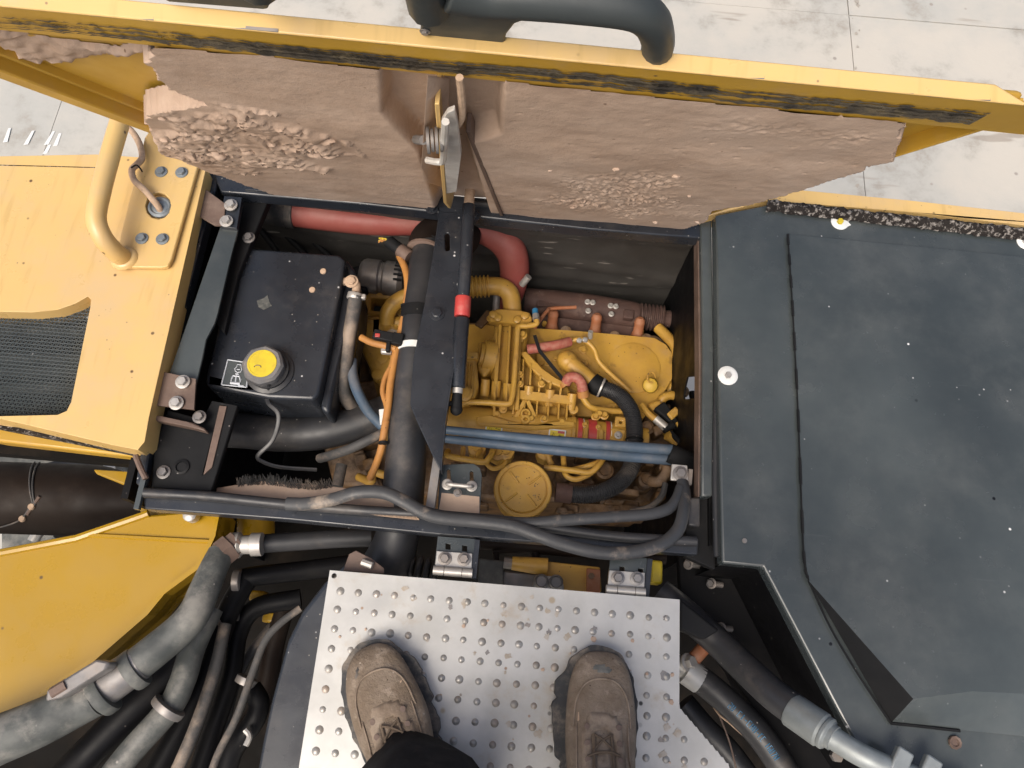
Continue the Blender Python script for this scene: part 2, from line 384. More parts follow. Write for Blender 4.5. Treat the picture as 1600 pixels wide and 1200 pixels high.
# lip along the free edge: return strip facing the viewer, light outer face behind it
XL, XR = LT[0][0], LT[1][0]
lt = lambda x: LT[0][1]+(LT[1][1]-LT[0][1])*(x-XL)/(XR-XL)
lb = lambda x: LB[0][1]+(LB[1][1]-LB[0][1])*(x-LB[0][0])/(LB[1][0]-LB[0][0])
lip = MB(); lip.prism([hp(*LB[0], .03), hp(*LB[1], .03), hp(*LT[1], .03), hp(*LT[0], .03)], -HN*.004)
lip.prism([hp(*LB[0], .0255), hp(LB[0][0], LB[0][1]+.004, .0255), hp(LB[1][0], LB[1][1]+.004, .0255), hp(*LB[1], .0255)], -HN*.03)
lip.build('return_lip', m_yel_dk, hood, bevel=.0015)
top = MB(); top.prism([hp(XL, lt(XL)+.0025, .031), hp(XR, lt(XR)+.0025, .031), hp(XR-.035, lt(XR-.035)+.0025, .014), hp(XL, lt(XL)+.0025, .014)], -HV*.004)
top.build('front_flange', m_yel, hood, bevel=.0015)
# worn seal glue streak on the lip and bare chips along its edge
st = MB(); n = 240
STR = ((.0, .010, 0.), (.10, .004, 2.), (-.12, .005, 5.), (.2, .002, 8.), (-.2, .003, 11.), (.05, .003, 14.))
for so_, sw_, sp_ in STR:
  a, b = [], []
  for i in range(n+1):
    x = XL+.02+(XR-XL-.04)*i/n
    w_ = sw_*sm(.15, .8, .45+fbm(x*6, 3.3+sp_)+.5*fbm(x*2.2, 7.7))*sm(XL-.1, -.1, x) + .0002
    c = lb(x)+(lt(x)-lb(x))*(.42+so_+.10*fbm(x*3, 9.1)); e = .004*fbm(x*50, 1.)+.003*fbm(x*160, 4.)
    a.append(hp(x, c+w_+e, .0312)); b.append(hp(x, c-w_*.8+.004*fbm(x*60, 7.)+.002*fbm(x*170, 2.), .0312))
  vv = a+b; m_ = n+1
  st.add(vv, [(i, i+1, i+1+m_, i+m_) for i in range(n)])
st.build('seal_residue', m_glue, hood)
for xs, ln in ((-.42, .06), (-.335, .09), (-.245, .012), (-.155, .012), (-.02, .012), (.06, .012), (.1, .012), (.155, .06), (.235, .045), (.31, .05), (.375, .06)):
    vt = lt(xs)+.0005
    MB().prism([hp(xs, vt-.0022, .0306), hp(xs+ln, vt-.0024, .0306), hp(xs+ln, vt+.0002, .0306), hp(xs, vt+.0002, .0306)], -HN*.003).build('paint_chip', m_steeld, hood)
# mud heightfield over the pressed inner liner
mud_main = [hpx(*q, .03) for q in ((236, 60), (230, 98), (243, 122), (262, 137), (292, 150), (318, 158), (262, 164), (230, 167), (222, 182), (236, 205), (248, 233), (330, 266), (420, 300), (700, 330), (1095, 360), (1107, 338), (1116, 326), (1182, 314), (1275, 286), (1400, 248), (1411, 215), (1420, 150))]
mud_left = [hpx(*q, .01) for q in ((-60, 30), (0, 58), (90, 72), (190, 84), (238, 76), (234, 88), (205, 92), (160, 97), (128, 100), (100, 109), (70, 103), (45, 104), (25, 96), (20, 84), (-60, 60))]
chan = [hpx(*q, .02) for q in ((612, 90), (775, 100), (771, 192), (722, 204), (762, 330), (694, 330), (668, 222), (612, 162))]
clod = [hpx(*q, .03) for q in ((225, 165), (330, 160), (430, 175), (520, 205), (560, 240), (480, 262), (330, 262), (240, 235))]
gran1 = [hpx(*q, .03) for q in ((850, 262), (1000, 255), (1110, 270), (1110, 345), (1040, 345), (900, 335), (820, 310))]
gran2 = [hpx(*q, .03) for q in ((1050, 150), (1250, 165), (1415, 200), (1400, 245), (1250, 225), (1080, 205))]
def mud_h(x, v):
    h = .004+.0022*fbm(x*9, v*9)+.0004*fbm(x*45, v*45, 2.)
    dc = segdist(x, v, chan); ins = inside(x, v, chan)
    lift = .028*(0 if ins else sm(0, .012, dc))
    lift += .003*sm(.53, .44, v+.06*x)*(0 if ins else 1)
    h += lift
    for poly, am, sc in ((clod, .016, 26.), (gran1, .0075, 105.), (gran2, .0065, 85.)):
        s_ = 1 if inside(x, v, poly) else 0
        d = segdist(x, v, poly); k = s_*sm(0, .09, d+.04*fbm(x*15, v*15, 2.))*(.6+.7*fbm(x*14, v*14, 6.) if poly is not clod else 1)
        if s_ or d < .012:
            if not s_: k = 0
            dist, _ = noise.voronoi(Vector((x*sc+1.2*fbm(x*20, v*20), v*sc*.8+1.2*fbm(x*20, v*20, 5.), .3)))
            cell = noise.cell(Vector((x*sc*.9, v*sc*.9, 1.)))
            crack = sm(0, .25, dist[1]-dist[0])
            if poly is clod: h += sm(0, .05, d+.05*fbm(x*18, v*18, 21.))*(am*.75*(.25+.75*sm(0, .16, dist[1]-dist[0]))*(.6+.45*fbm(x*11, v*11, 8.))+.0016*fbm(x*55, v*55, 1.))
            else: h += k*am*((crack-.6)*.5+.7*fbm(x*120, v*120, 4.))
    pit = noise.voronoi(Vector((x*60, v*60, 2.)))[0][0]
    pq = .10+.14*fbm(x*5, v*7, 31.)
    if pit < pq and x > -.1: h -= .006*(1-pit/pq)
    return h
def mud_patch(name, poly, step, hf, edge=.012):
    xs = [q[0] for q in poly]; vs_ = [q[1] for q in poly]
    x0, x1, v0, v1 = min(xs)-.01, max(xs)+.01, max(-.002, min(vs_)-.01), VT+.05
    nx = int((x1-x0)/step); nv = int((v1-v0)/step); idx = {}; V = []; Fc = []
    def ok(x, v):
        x += .006*fbm(x*40, v*40, 11.)+.003*fbm(x*140, v*140, 3.); v_ = v+.006*fbm(x*40, v*40, 17.)
        return inside(x, v_, poly)
    keep = {(i, k): ok(x0+(i+.5)*step, v0+(k+.5)*step) and v0+k*step < lb(x0+i*step)+.004 and x0+(i+1)*step < xr(v0+k*step) for i in range(nx) for k in range(nv)}
    def vid(i, k):
        if (i, k) not in idx:
            x, v = x0+i*step, v0+k*step
            free = any(not keep.get((i+a, k+b), False) for a in (-1, 0) for b in (-1, 0))
            h = hf(x, v)
            if free and v > v0+2*step and v < lb(x)-.008: h = max(.0006, h*.15)
            idx[i, k] = len(V); V.append(hp(x, v, h))
        return idx[i, k]
    for (i, k), t in keep.items():
        if t: Fc.append((vid(i, k), vid(i+1, k), vid(i+1, k+1), vid(i, k+1)))
    return MB().add(V, Fc)
mud_patch('mud_crust', mud_main, .0032, mud_h).build('mud_crust', m_mud, hood, ang=60)
mud_patch('mud_crust', mud_left, .004, lambda x, v: .006+.006*fbm(x*22, v*22)+.003*fbm(x*80, v*80)).build('mud_crust', m_mud, hood, ang=60)
# loose clods sitting proud of the crust
for i in range(16):
    x, v = 0, 0
    poly = clod if i < 9 else gran1
    while True:
        x = rnd.uniform(min(q[0] for q in poly), max(q[0] for q in poly)); v = rnd.uniform(min(q[1] for q in poly), max(q[1] for q in poly))
        if inside(x, v, poly): break
    s_ = rnd.uniform(.004, .011) if i < 9 else rnd.uniform(.002, .005)
    c = hp(x, v, mud_h(x, v)+s_*.1); m = MB(); m.sphere((0, 0, 0), 1, 10)
    sd_ = rnd.random()*50
    m.v = [c+Vector((q.x*s_*1.2, q.y*s_*.7, q.z*s_*.8))*(1+.5*fbm(q.x*1.1+sd_, q.y*1.1, q.z*1.1)) for q in m.v]
    m.build('mud_clod', m_mud, hood, ang=50)
# stay bracket, latch plate, hook rod and washers in the channel
def hq(px, py, n): x, v = hpx(px, py, n); return hp(x, v, n)
bx = hpx(668, 121, .05)[0]
br = MB(); br.prism([hp(bx, VT-.012, .006), hp(bx, VT-.012, .052), hp(bx-.03, .20, .062), hp(bx-.032, .10, .05), hp(bx-.03, .06, .006)], Vector((.005, 0, 0)))
br.build('stay_bracket', m_yel, hood, bevel=.001)
MB().prism([hq(668, 121, .052), hq(702, 126, .022), hq(699, 200, .022), hq(690, 292, .022), hq(670, 286, .05), hq(658, 262, .055)], -HN*.003).build('bracket_face', m_mud, hood, bevel=.0008)
br = MB(); q = hpx(728, 200, .03)
br.prism([hp(q[0], .50, .01), hp(q[0], .50, .035), hp(q[0]+.035, .02, .04), hp(q[0]+.035, .02, .01)], Vector((.006, 0, 0)))
br.build('stay_bracket', m_rust, hood, bevel=.001)
lat = MB()
lat.prism([hq(690, 190, .058), hq(699, 176, .058), hq(710, 172, .058), hq(715, 192, .058), hq(721, 240, .058), hq(713, 300, .058), hq(697, 303, .058), hq(695, 262, .058), hq(692, 225, .058)], -HN*.006)
latch = lat.build('latch_plate', m_zinc, hood, bevel=.001)
MB().tube([hq(696, 190, .066), hq(694, 225, .070), hq(692, 250, .070), hq(684, 253, .070), hq(667, 250, .066)], .0045, 8).build('latch_hook', m_zinc, latch)
ws = MB(); c = hq(683, 219, .066); ax = Vector((1, .15, 0))
for i in range(4): ws.lathe(c+ax*(.005*i-.012), ax, [(.0155-.002*(i % 2), 0), (.0155-.002*(i % 2), .0035)], 20)
ws.build('washer_stack', m_steeld, latch)
MB().tube([hq(718, 121, .04), hq(721, 150, .045), hq(722, 180, .05), hq(716, 194, .05), hq(710, 192, .05)], .0042, 8).build('hook_rod', m_beige, hood)
MB().cyl(hq(650, 218, .04), hq(662, 219, .05), .006, 8).build('pivot_pin', m_steeld, hood)
# moulded grab rail on the far side of the hood edge
gr = MB()
def hb(px, py, n=.012): return hq(px, py, n)
q1 = [hb(1022, 98), hb(1025, 86), hb(1028, 64), hb(1018, 34), hb(988, 15), hb(900, 3), hb(820, -3), hb(760, -6), hb(700, -20)]
gr.tube(q1, [.0155, .0155, .0155, .017, .0175, .018, .018, .018, .02], 14)
pl_ = [hb(655, 66), hb(660, 20), hb(663, -4), hb(690, -30), hb(800, -30), hb(850, 8), hb(806, 24), hb(792, 42), hb(785, 79)]
gr.prism([q+HN*.008 for q in pl_], -HN*.022)
gr.tube([hb(672, 10), hb(650, -60), hb(560, -110), hb(430, -80), hb(400, -60), hb(402, -40), hb(403, -25)], .02, 12)
grab = gr.build('grab_rail', m_handle, hood, bevel=.004, seg=3)
sc = MB(); sc.bolt(hb(664, 49, .0205), -HN if False else HN, .0035, .003); sc.build('screw', m_steeld, grab)
gp = MB(); gp.prism([hb(256, 4, .016), hb(255, -40, .016), hb(430, -40, .016), hb(420, 17, .016)], -HN*.02)
gp.build('grab_rail_foot', m_handle, grab, bevel=.004)

# ------------------------------------------------------------------ gas strut
strut = thing('gas_strut', 'black gas strut with a red sleeve bracing the raised hood', 'gas strut', p(713, 635, -.02))
A, B = p(713, 640, -.02), p(735, 284, .055)
at = lambda t: A.lerp(B, t)
T = lambda y: (640-y)/(640-284)
MB().cyl(at(T(350)), at(T(282)), .0105, 14, .0085).build('rod', m_beige, strut)
MB().cyl(at(T(470)), at(T(322)), .0115, 18).build('upper_tube', m_blk, strut)
MB().lathe(at(T(499)), B-A, [(.0135, 0), (.0142, .002), (.0142, .034), (.0135, .036)], 18).build('lock_sleeve', m_redp, strut)
MB().lathe(at(T(608)), B-A, [(.011, 0), (.0135, .002), (.0135, .124), (.012, .126)], 20).build('cylinder', m_blk, strut)
MB().cyl(at(T(616)), at(T(606)), .0095, 16).build('neck_ring', m_steel, strut)
e = MB(); e.cyl(at(T(640)), at(T(615)), .0105, 14, .0085); e.sphere(at(T(640)), .011, 12); e.cyl(at(T(632)), at(T(632))+Vector((-.025, 0, 0)), .005, 10)
e.build('ball_socket', m_blkm, strut)

# ------------------------------------------------------------------ left side cover with mesh grille
cov = thing('side_cover', 'pale yellow radiator cover with black mesh grille beside the engine bay', 'cover', (-1.1, .55, -.1))
Zc = .03
oc = ps([(-330, 232), (0, 244), (150, 241), (240, 247), (318, 256), (322, 262), (232, 655), (226, 690), (215, 703), (170, 694), (0, 654), (-330, 600)], Zc)
gh = ps([(-260, 478), (0, 487), (50, 488), (90, 484), (118, 474), (137, 463), (142, 468), (141, 480), (111, 628), (104, 642), (90, 648), (0, 650), (-260, 640)], Zc)
MB().prism(oc, .05, [gh]).build('cover_panel', m_yel, cov, bevel=.008, seg=4)
bb = ps([(-330, 612), (0, 668), (228, 708), (226, 716), (0, 690), (-330, 628)], -.045)
MB().prism(bb, .03).build('lower_edge_strip', m_yel_dk, cov, bevel=.004)
MB().prism(ps([(-330, 590), (0, 662), (226, 708), (226, 712), (0, 668), (-330, 600)], -.0205), .03).build('edge_seal', m_foam, cov)
# seam across the far end and a shallow fold along the right
MB().prism(ps([(-330, 248), (0, 257.2), (152, 261.2), (152, 262.2), (0, 258.4), (-330, 250)], Zc+.0006), .001).build('panel_seam', m_foam, cov)
mesh = MB(); gz = Zc-.028; P0 = p(-40, 560, gz)
gx0, gx1, gy0, gy1 = p(-275, 560, gz).x, p(146, 560, gz).x, p(60, 655, gz).y, p(60, 462, gz).y
pit = .0066; n = 0
c_, s_ = math.cos(R(60)), math.sin(R(60))
W_, H_ = gx1-gx0, gy1-gy0
for ang in (0, 60, -60):
    ca, sa = math.cos(R(ang)), math.sin(R(ang)); cx, cy = (gx0+gx1)/2, (gy0+gy1)/2
    k = int(.40/pit)
    for i in range(-k, k+1):
        ox, oy = cx-sa*i*pit, cy+ca*i*pit
        # clip the infinite line to the grille rectangle
        t0, t1 = -9., 9.
        for o_, d_, lo, hi in ((ox, ca, gx0, gx1), (oy, sa, gy0, gy1)):
            if abs(d_) < 1e-6:
                if not lo < o_ < hi: t0, t1 = 1, 0
                continue
            a, b = sorted(((lo-o_)/d_, (hi-o_)/d_)); t0, t1 = max(t0, a), min(t1, b)
        if t1-t0 > .01:
            zz = gz+.0004*(ang/60)
            mesh.cyl((ox+ca*t0, oy+sa*t0, zz), (ox+ca*t1, oy+sa*t1, zz), .00115, 4)
gm = mesh.build('grille_mesh', m_blkp, cov, weld=False); gm['kind'] = 'stuff'
MB().prism([Vector((gx0-.03, gy0-.03, gz-.16)), Vector((gx1+.03, gy0-.03, gz-.16)), Vector((gx1+.03, gy1+.03, gz-.16)), Vector((gx0-.03, gy1+.03, gz-.16))], .03).build('radiator_core', m_floor, cov)
for yy in (512, 556, 575, 602):
    a, b = p(-275, yy, gz-.05), p(140, yy+6, gz-.05)
    MB().cyl(a, b, .010, 10).build('radiator_tube', m_hose, cov)
MB().box(((gx1)+.012, (gy0+gy1)/2, gz-.07), (.006, H_+.05, .15)).build('side_wall', m_blkm, cov)
# dimple and dirt bits near the grille corner
# hinges
for k, (leaf, brk, kn, bl) in enumerate((
    ([(307, 292), (318, 293), (352, 318), (350, 352), (335, 352), (303, 333)], [(350, 306), (378, 308), (370, 357), (344, 354)], ((311, 293), (303, 333)), ((361, 321), (354, 346))),
    ([(232, 578), (246, 579), (306, 592), (303, 640), (236, 632), (221, 630)], [(300, 588), (308, 590), (298, 645), (255, 640)], ((240, 579), (225, 632)), ((286, 597), (276, 630))))):
    h = MB().prism(ps(leaf, .012), .005).build('hinge_leaf', m_rust, cov, bevel=.001)
    a, b = p(*kn[0], .014), p(*kn[1], .014)
    m = MB()
    for i in range(5): m.cyl(a.lerp(b, i/5+.008), a.lerp(b, (i+1)/5-.008), .008, 12)
    m.build('hinge_knuckle', m_rust, h)
    if k == 0: MB().prism(ps(brk, .009), .012).build('hinge_bracket', m_blk, h, bevel=.001)
    for q in bl: MB().bolt(p(*q, .0145 if k else .012), r=.0085, h=.009).build('bolt', m_steel, h)

# ------------------------------------------------------------------ yellow handrail on its base plate
hr = thing('handrail', 'bent yellow handrail bolted to a base plate on the yellow cover', 'handrail', p(225, 330, .032))
Zp = .042
hole = [p(247+20*math.cos(a*.5236), 321+21*math.sin(a*.5236), Zp) for a in range(12)]
MB().prism(ps([(236, 200), (318, 236), (311, 252), (268, 405), (262, 416), (252, 418), (175, 417), (180, 400), (226, 215)], Zp), .009, [hole]).build('base_plate', m_yel, hr, bevel=.002)
MB().tube(ps([(195, 404, .04), (180, 394, .065), (160, 370, .095), (150, 340, .11), (157, 300, .118), (170, 250, .12), (186, 195, .12), (205, 130, .12), (232, 120, .09), (262, 170, .05), (270, 190, .03)], 0), .0165, 20, 8).build('rail', m_yel, hr)
MB().lathe(p(194, 403, Zp), (0, 0, 1), [(.024, 0), (.022, .004), (.018, .007)], 20).build('weld_collar', m_yel, hr)
for q in ((252, 269), (284, 270), (222, 373), (254, 374)): MB().bolt(p(*q, Zp), r=.0078, h=.008).build('bolt', m_bolt, hr)
gz_ = p(251, 325, .036)
MB().lathe(gz_, (.1, 0, 1), [(.021, 0), (.021, .004), (.017, .007), (.014, .004), (.012, .005), (.007, .0055), (.004, .003)], 24).build('grommet', m_bolt, hr)
cb = MB(); cb.tube(ps([(252, 331, .036), (243, 317, .052), (226, 297, .06), (210, 282, .06), (206, 266, .06), (214, 257, .06), (222, 246, .055), (218, 225, .05), (206, 205, .045), (190, 192, .02)], 0), .0058, 10)
cbo = cb.build('braided_cable', m_beige)
tie = MB().tube(ps([(205, 262, .069), (213, 258, .073), (219, 263, .068), (222, 268, .06)], 0), .0016, 6)
solo(cbo, 'beige braided cable poking out of the grommet in the handrail plate', 'cable')
cbo['_b'] = tuple(cbo.location); tie.build('cable_tie', m_blkm, cbo)
# ------------------------------------------------------------------ black opening frame of the engine bay
frm = thing('bay_frame', 'black steel frame around the engine bay opening', 'frame', (-.13, .5, -.05))
bk = MB(); bk.prism(ps([(330, 266), (384, 272), (560, 290), (700, 304), (1098, 340), (1098, 372), (920, 358), (740, 338), (560, 318), (383, 303), (345, 300)], 0.), .03)
bk.build('back_rail', m_blk, frm, bevel=.003)
MB().prism(ps([(384, 290), (470, 298), (470, 303), (382, 296)], .004), .006).build('rail_lip', m_blk, frm, bevel=.001)
MB().tube(ps([(735, 318, .002), (860, 328, .002), (980, 338, .002), (1092, 346, .002)], 0), .006, 8).build('rail_seal', m_rub, frm)
# front rail: folded section, rounded top bead and a lower ledge
MB().tube(ps([(226, 770), (330, 776), (450, 788), (560, 797), (700, 806), (840, 822), (960, 838), (1088, 846)], -.002), .0085, 10).build('front_rail_bead', m_rub, frm)
MB().prism(ps([(224, 768), (450, 786), (700, 812), (860, 824), (1092, 842), (1090, 867), (860, 849), (700, 837), (450, 812), (226, 795)], -.012), .03).build('front_rail', m_blk, frm, bevel=.005, seg=3)
# left post: outer channel, flat bar and lower plate
MB().prism(ps([(312, 268), (344, 268), (336, 300), (322, 345), (290, 470), (262, 575), (246, 640), (232, 715), (224, 762), (212, 756), (222, 690), (246, 575)], -.006), .03).build('outer_channel', m_blk, frm, bevel=.003)
MB().tube(ps([(331, 300), (312, 360), (285, 460), (258, 560)], -.004), .004, 8).build('channel_bead', m_blk, frm)
MB().prism(ps([(344, 354), (372, 358), (360, 404), (340, 490), (335, 506), (322, 530), (316, 560), (306, 600), (262, 590), (292, 505)], 0.), .006).build('flat_bar', m_blkp, frm, bevel=.001)
MB().prism(ps([(372, 310), (420, 312), (395, 372), (372, 430), (350, 520), (336, 505), (360, 404)], -.03), .02).build('inner_gusset', m_blkm, frm, bevel=.002)
slot = ps([(345, 632), (352, 634), (326, 728), (318, 738)], -.02)
MB().prism(ps([(262, 640), (316, 655), (330, 626), (372, 634), (330, 768), (236, 762), (240, 700)], -.02), .012, [slot]).build('corner_plate', m_blkm, frm, bevel=.002)
MB().prism(ps([(343, 634), (354, 635), (331, 730), (318, 742)], -.0175), .003).build('slot_backing', m_rust, frm)
MB().prism(ps([(243, 648), (300, 660), (318, 668), (322, 674), (300, 668), (240, 656)], .004), .02).build('bent_bracket', m_rust, frm, bevel=.002)
MB().lathe(p(284, 730, -.02), (0, 0, 1), [(.012, 0), (.013, .003), (.009, .004), (.008, .001)], 20).build('rubber_plug', m_blkm, frm)
for q, z in (((312, 652), -.005), ((256, 738), -.02), ((389, 372), -.03), ((675, 327), .002), ((742, 337), .002)):
    MB().bolt(p(*q, z), r=.008, h=.009).build('bolt', m_steeld if q[0] < 600 else m_blk, frm)
MB().tube(ps([(212, 712, .01), (220, 732, .012), (228, 748, .01)], 0), .005, 8).build('rusty_clip', m_rust, frm)
MB().prism(ps([(222, 738), (230, 740), (216, 796), (208, 795)], -.002), .01).build('corner_tab', m_blkp, frm, bevel=.001)
# right post: light flange, black rubber gap
MB().prism(ps([(1094, 346), (1112, 340), (1116, 560), (1114, 775), (1096, 776), (1098, 560)], .004), .03).build('right_flange', m_blkp, frm, bevel=.003)
MB().tube(ps([(1117, 345), (1119, 470), (1120, 600), (1118, 740), (1120, 870)], .006), .006, 10).build('right_seal', m_rub, frm)
MB().prism(ps([(1090, 345), (1094, 345), (1098, 560), (1096, 776), (1091, 776), (1092, 560)], -.01), .03).build('flange_edge', m_rust, frm)
MB().prism(ps([(1072, 782), (1096, 778), (1112, 776), (1118, 890), (1072, 870)], -.03), .02).build('right_corner_plate', m_blkm, frm, bevel=.002)
MB().prism(ps([(1074, 778), (1094, 776), (1094, 823), (1076, 822)], -.01), .012).build('rubber_block', m_rub, frm, bevel=.003)
# centre beam with its triangular gusset
slot = [p(699+4*math.cos(a), 377+(11 if math.sin(a) > 0 else -9)+4*math.sin(a), .004) for a in [i*math.pi/6+.01 for i in range(12)]]
MB().prism(ps([(686, 330), (738, 334), (732, 400), (722, 490), (708, 580), (695, 660), (688, 735), (676, 712), (650, 655), (641, 632), (646, 560), (664, 470), (676, 400)], .004), .005, [slot]).build('centre_beam', m_blk, frm, bevel=.0015)
MB().prism(ps([(720, 490), (723, 490), (696, 660), (690, 735), (688, 735), (692, 660)], .004), .03).build('beam_flange', m_blk, frm)
MB().bolt(p(683, 490, .004), r=.0095, h=.006).build('bolt', m_blk, frm)
MB().prism(ps([(686, 322), (748, 328), (746, 345), (684, 340)], .003), .012).build('beam_end_plate', m_blk, frm, bevel=.002)
# post below the beam with worn light edge
MB().prism(ps([(677, 712), (690, 712), (678, 800), (664, 798)], -.015), .02).build('lower_post', m_steeld, frm, bevel=.002)
# dusty shelf under the rail with frayed foam edge
MB().prism(ps([(338, 762), (420, 750), (520, 760), (640, 775), (640, 812), (460, 798), (336, 786)], -.05), .012).build('dusty_shelf', m_mud, frm, bevel=.003)
fz = MB()
for i in range(420):
    x = rnd.uniform(372, 520); q = p(x, 757-4*math.sin((x-370)*.04)+rnd.uniform(-3, 5), -.049)
    d = Vector((rnd.gauss(0, .3), rnd.uniform(.2, 1), rnd.uniform(.4, 1.2))).normalized()*rnd.uniform(.006, .017)
    fz.cyl(q, q+d, .0007, 3, .0002)
o = fz.build('frayed_fibre', m_rubd, frm, weld=False); o['kind'] = 'stuff'
# strip the seal has come off: light steel with teeth
ts = MB(); ts.prism(ps([(500, 792), (560, 789), (650, 805), (655, 812), (560, 803), (500, 796)], .0012), .004)
for i in range(46):
    q = p(556+i*2.1, 797+i*.26, .002); ts.box(q, (.0009, .008, .003))
ts.build('toothed_strip', m_beige, frm)
# slotted latch striker with U-bolt
lk = thing('hood_striker', 'black slotted striker plate with bright U-bolt beside the filter cap', 'striker', p(720, 770, -.06))
h1 = [p(701+3*math.cos(a), 742+(6 if math.sin(a) > 0 else -6)+3*math.sin(a), -.04) for a in [i*math.pi/5+.01 for i in range(10)]]
h2 = [p(737+3*math.cos(a), 745+(6 if math.sin(a) > 0 else -6)+3*math.sin(a), -.04) for a in [i*math.pi/5+.01 for i in range(10)]]
MB().prism(ps([(688, 726), (740, 724), (750, 731), (753, 742), (750, 803), (684, 800)], -.04), .006, [h1, h2]).build('plate', m_blkp, lk, bevel=.0015)
MB().prism(ps([(690, 770), (749, 776), (749, 803), (685, 801)], -.0385), .001).build('mud_patch', m_mud, lk)
u = MB(); u.tube(ps([(699, 757, -.04), (699, 756, -.02), (703, 757, -.012), (718, 758.5, -.012), (733, 760, -.012), (737, 760, -.02), (737, 760, -.04)], 0), .0036, 10)
u.build('u_bolt', m_steel, lk)
for q in ((699, 757), (737, 760)): MB().lathe(p(*q, -.039), (0, 0, 1), [(.0095, 0), (.0095, .0025), (.0075, .003), (.0075, .006)], 6 if False else 18).build('nut', m_steel, lk)
MB().bolt(p(715, 770, -.039), r=.005, h=.005).build('bolt', m_steeld, lk)

# ------------------------------------------------------------------ tread plate step and its hinges
step = thing('tread_step', 'dimpled aluminium tread plate carrying the two boots', 'step', p(770, 1050, -.1))
ZP = .02
x0, x1 = p(515, 893, ZP).x, p(1062, 935, ZP).x; y1 = p(790, 914, ZP).y
yk = p(1066, 1105, ZP).y; xk = p(1140, 1195, ZP).x; yk2 = p(1140, 1195, ZP).y; y0 = -.52
pitch = (p(1010, 965, ZP).x-p(522, 926, ZP).x)/17.2
px_ = []
outl = [(x0, y0), (xk, y0), (xk, yk2), (x1, yk), (x1, y1), (x0, y1)]
# slightly wavy sheet clipped to the outline, and a raised dimple for every stamping
stp = .0075; V = []; Fc = []; idx = {}
nx = int((xk-x0)/stp)+2; ny = int((y1-(-.32))/stp)+1
dx0 = x0+.021; dy0 = y1-.030
zs = lambda x, y: ZP+.0006*fbm(x*7, y*7)
xmax = lambda y: x1 if y > yk else min(xk, x1+(yk-y)*(xk-x1)/(yk-yk2))
for i in range(nx):
    for k in range(ny):
        xa, ya = x0+i*stp, y1-k*stp
        if xa-xmax(ya) > stp: continue
        x = min(xa, xmax(ya)); idx[i, k] = len(V); V.append(Vector((x, ya, zs(x, ya))))
for (i, k) in list(idx):
    if (i+1, k) in idx and (i+1, k+1) in idx and (i, k+1) in idx: Fc.append((idx[i, k], idx[i, k+1], idx[i+1, k+1], idx[i+1, k]))
tr = MB().add(V, Fc).build('tread_surface', m_alu, step, ang=180)
dm = None
for k in range(13):
    for i in range(24):
        cx, cy = dx0+i*pitch+rnd.gauss(0, .0004), dy0-k*pitch+rnd.gauss(0, .0004)
        if cx > xmax(cy)-.012: continue
        if dm is None:
            dm = MB().lathe(Vector(step.location), (0, 0, 1), [(.0066, -.0006), (.0052, .0002), (.0042, .0008), (.0030, .0014), (.0015, .0018), (.0002, .0019)], 14).build('dimple', m_alud, step, ang=180); o = dm
        else: o = dm.copy(); COL.objects.link(o)
        s_ = rnd.uniform(.8, 1.08); o.location = Vector((cx, cy, zs(cx, cy)+.0002))-Vector(step.location); o.scale = (s_, s_, s_)
MB().prism([Vector((a, b, ZP-.0035)) for a, b in outl], .022).build('folded_edge', m_alu, step, bevel=.004, seg=3)
MB().prism([Vector((x0+.002, y0, ZP)), Vector((xk-.001, y0, ZP)), Vector((xk-.001, -.318, ZP)), Vector((x0+.002, -.318, ZP))], .003).build('rear_sheet', m_alu, step)
MB().cyl(p(522, 900, ZP+.0008), p(522, 900, ZP-.002), .004, 10).build('drain_hole', m_foam, step)
sg = ps([(566, 862), (540, 880), (505, 912), (472, 955), (450, 1000), (436, 1050), (425, 1090), (410, 1160), (392, 1260), (520, 1260), (540, 900), (590, 890)], -.03)
MB().prism(sg, .02).build('side_guard', m_blk, step, bevel=.006, seg=3)
MB().prism(ps([(545, 866), (556, 860), (580, 872), (600, 888), (600, 896), (536, 892)], -.006), .004).build('corner_bracket', m_rust, step, bevel=.001)
MB().cyl(p(566, 878, 0), p(582, 884, .002), .006, 8).build('bracket_stud', m_steel, step)
sg = ps([(1062, 935), (1100, 965), (1125, 985), (1100, 1000), (1062, 985)], -.04)
MB().prism(sg, .02).build('side_guard', m_blkm, step, bevel=.004)
# dried footprints and pen-like scribbles left on the sheet
for i in range(44):
    x, y = rnd.gauss(.02, .09), rnd.gauss(.03, .06)
    if i % 3 == 0: x, y = rnd.gauss(.27, .012), rnd.uniform(-.15, .09)
    if not x0+.02 < x < xmax(y)-.02 or y > y1-.015 or y < -.2: continue
    r = rnd.uniform(.0025, .0075); n_ = 11
    MB().prism([Vector((x, y, zs(x, y)+.0009))+Vector((math.cos(k*2*math.pi/n_)*r*rnd.uniform(.35, 1.2), math.sin(k*2*math.pi/n_)*r*rnd.uniform(.35, 1.2), 0)) for k in range(n_)], .0012).build('dried_smear', m_smear if rnd.random() < .7 else m_steeld, step)
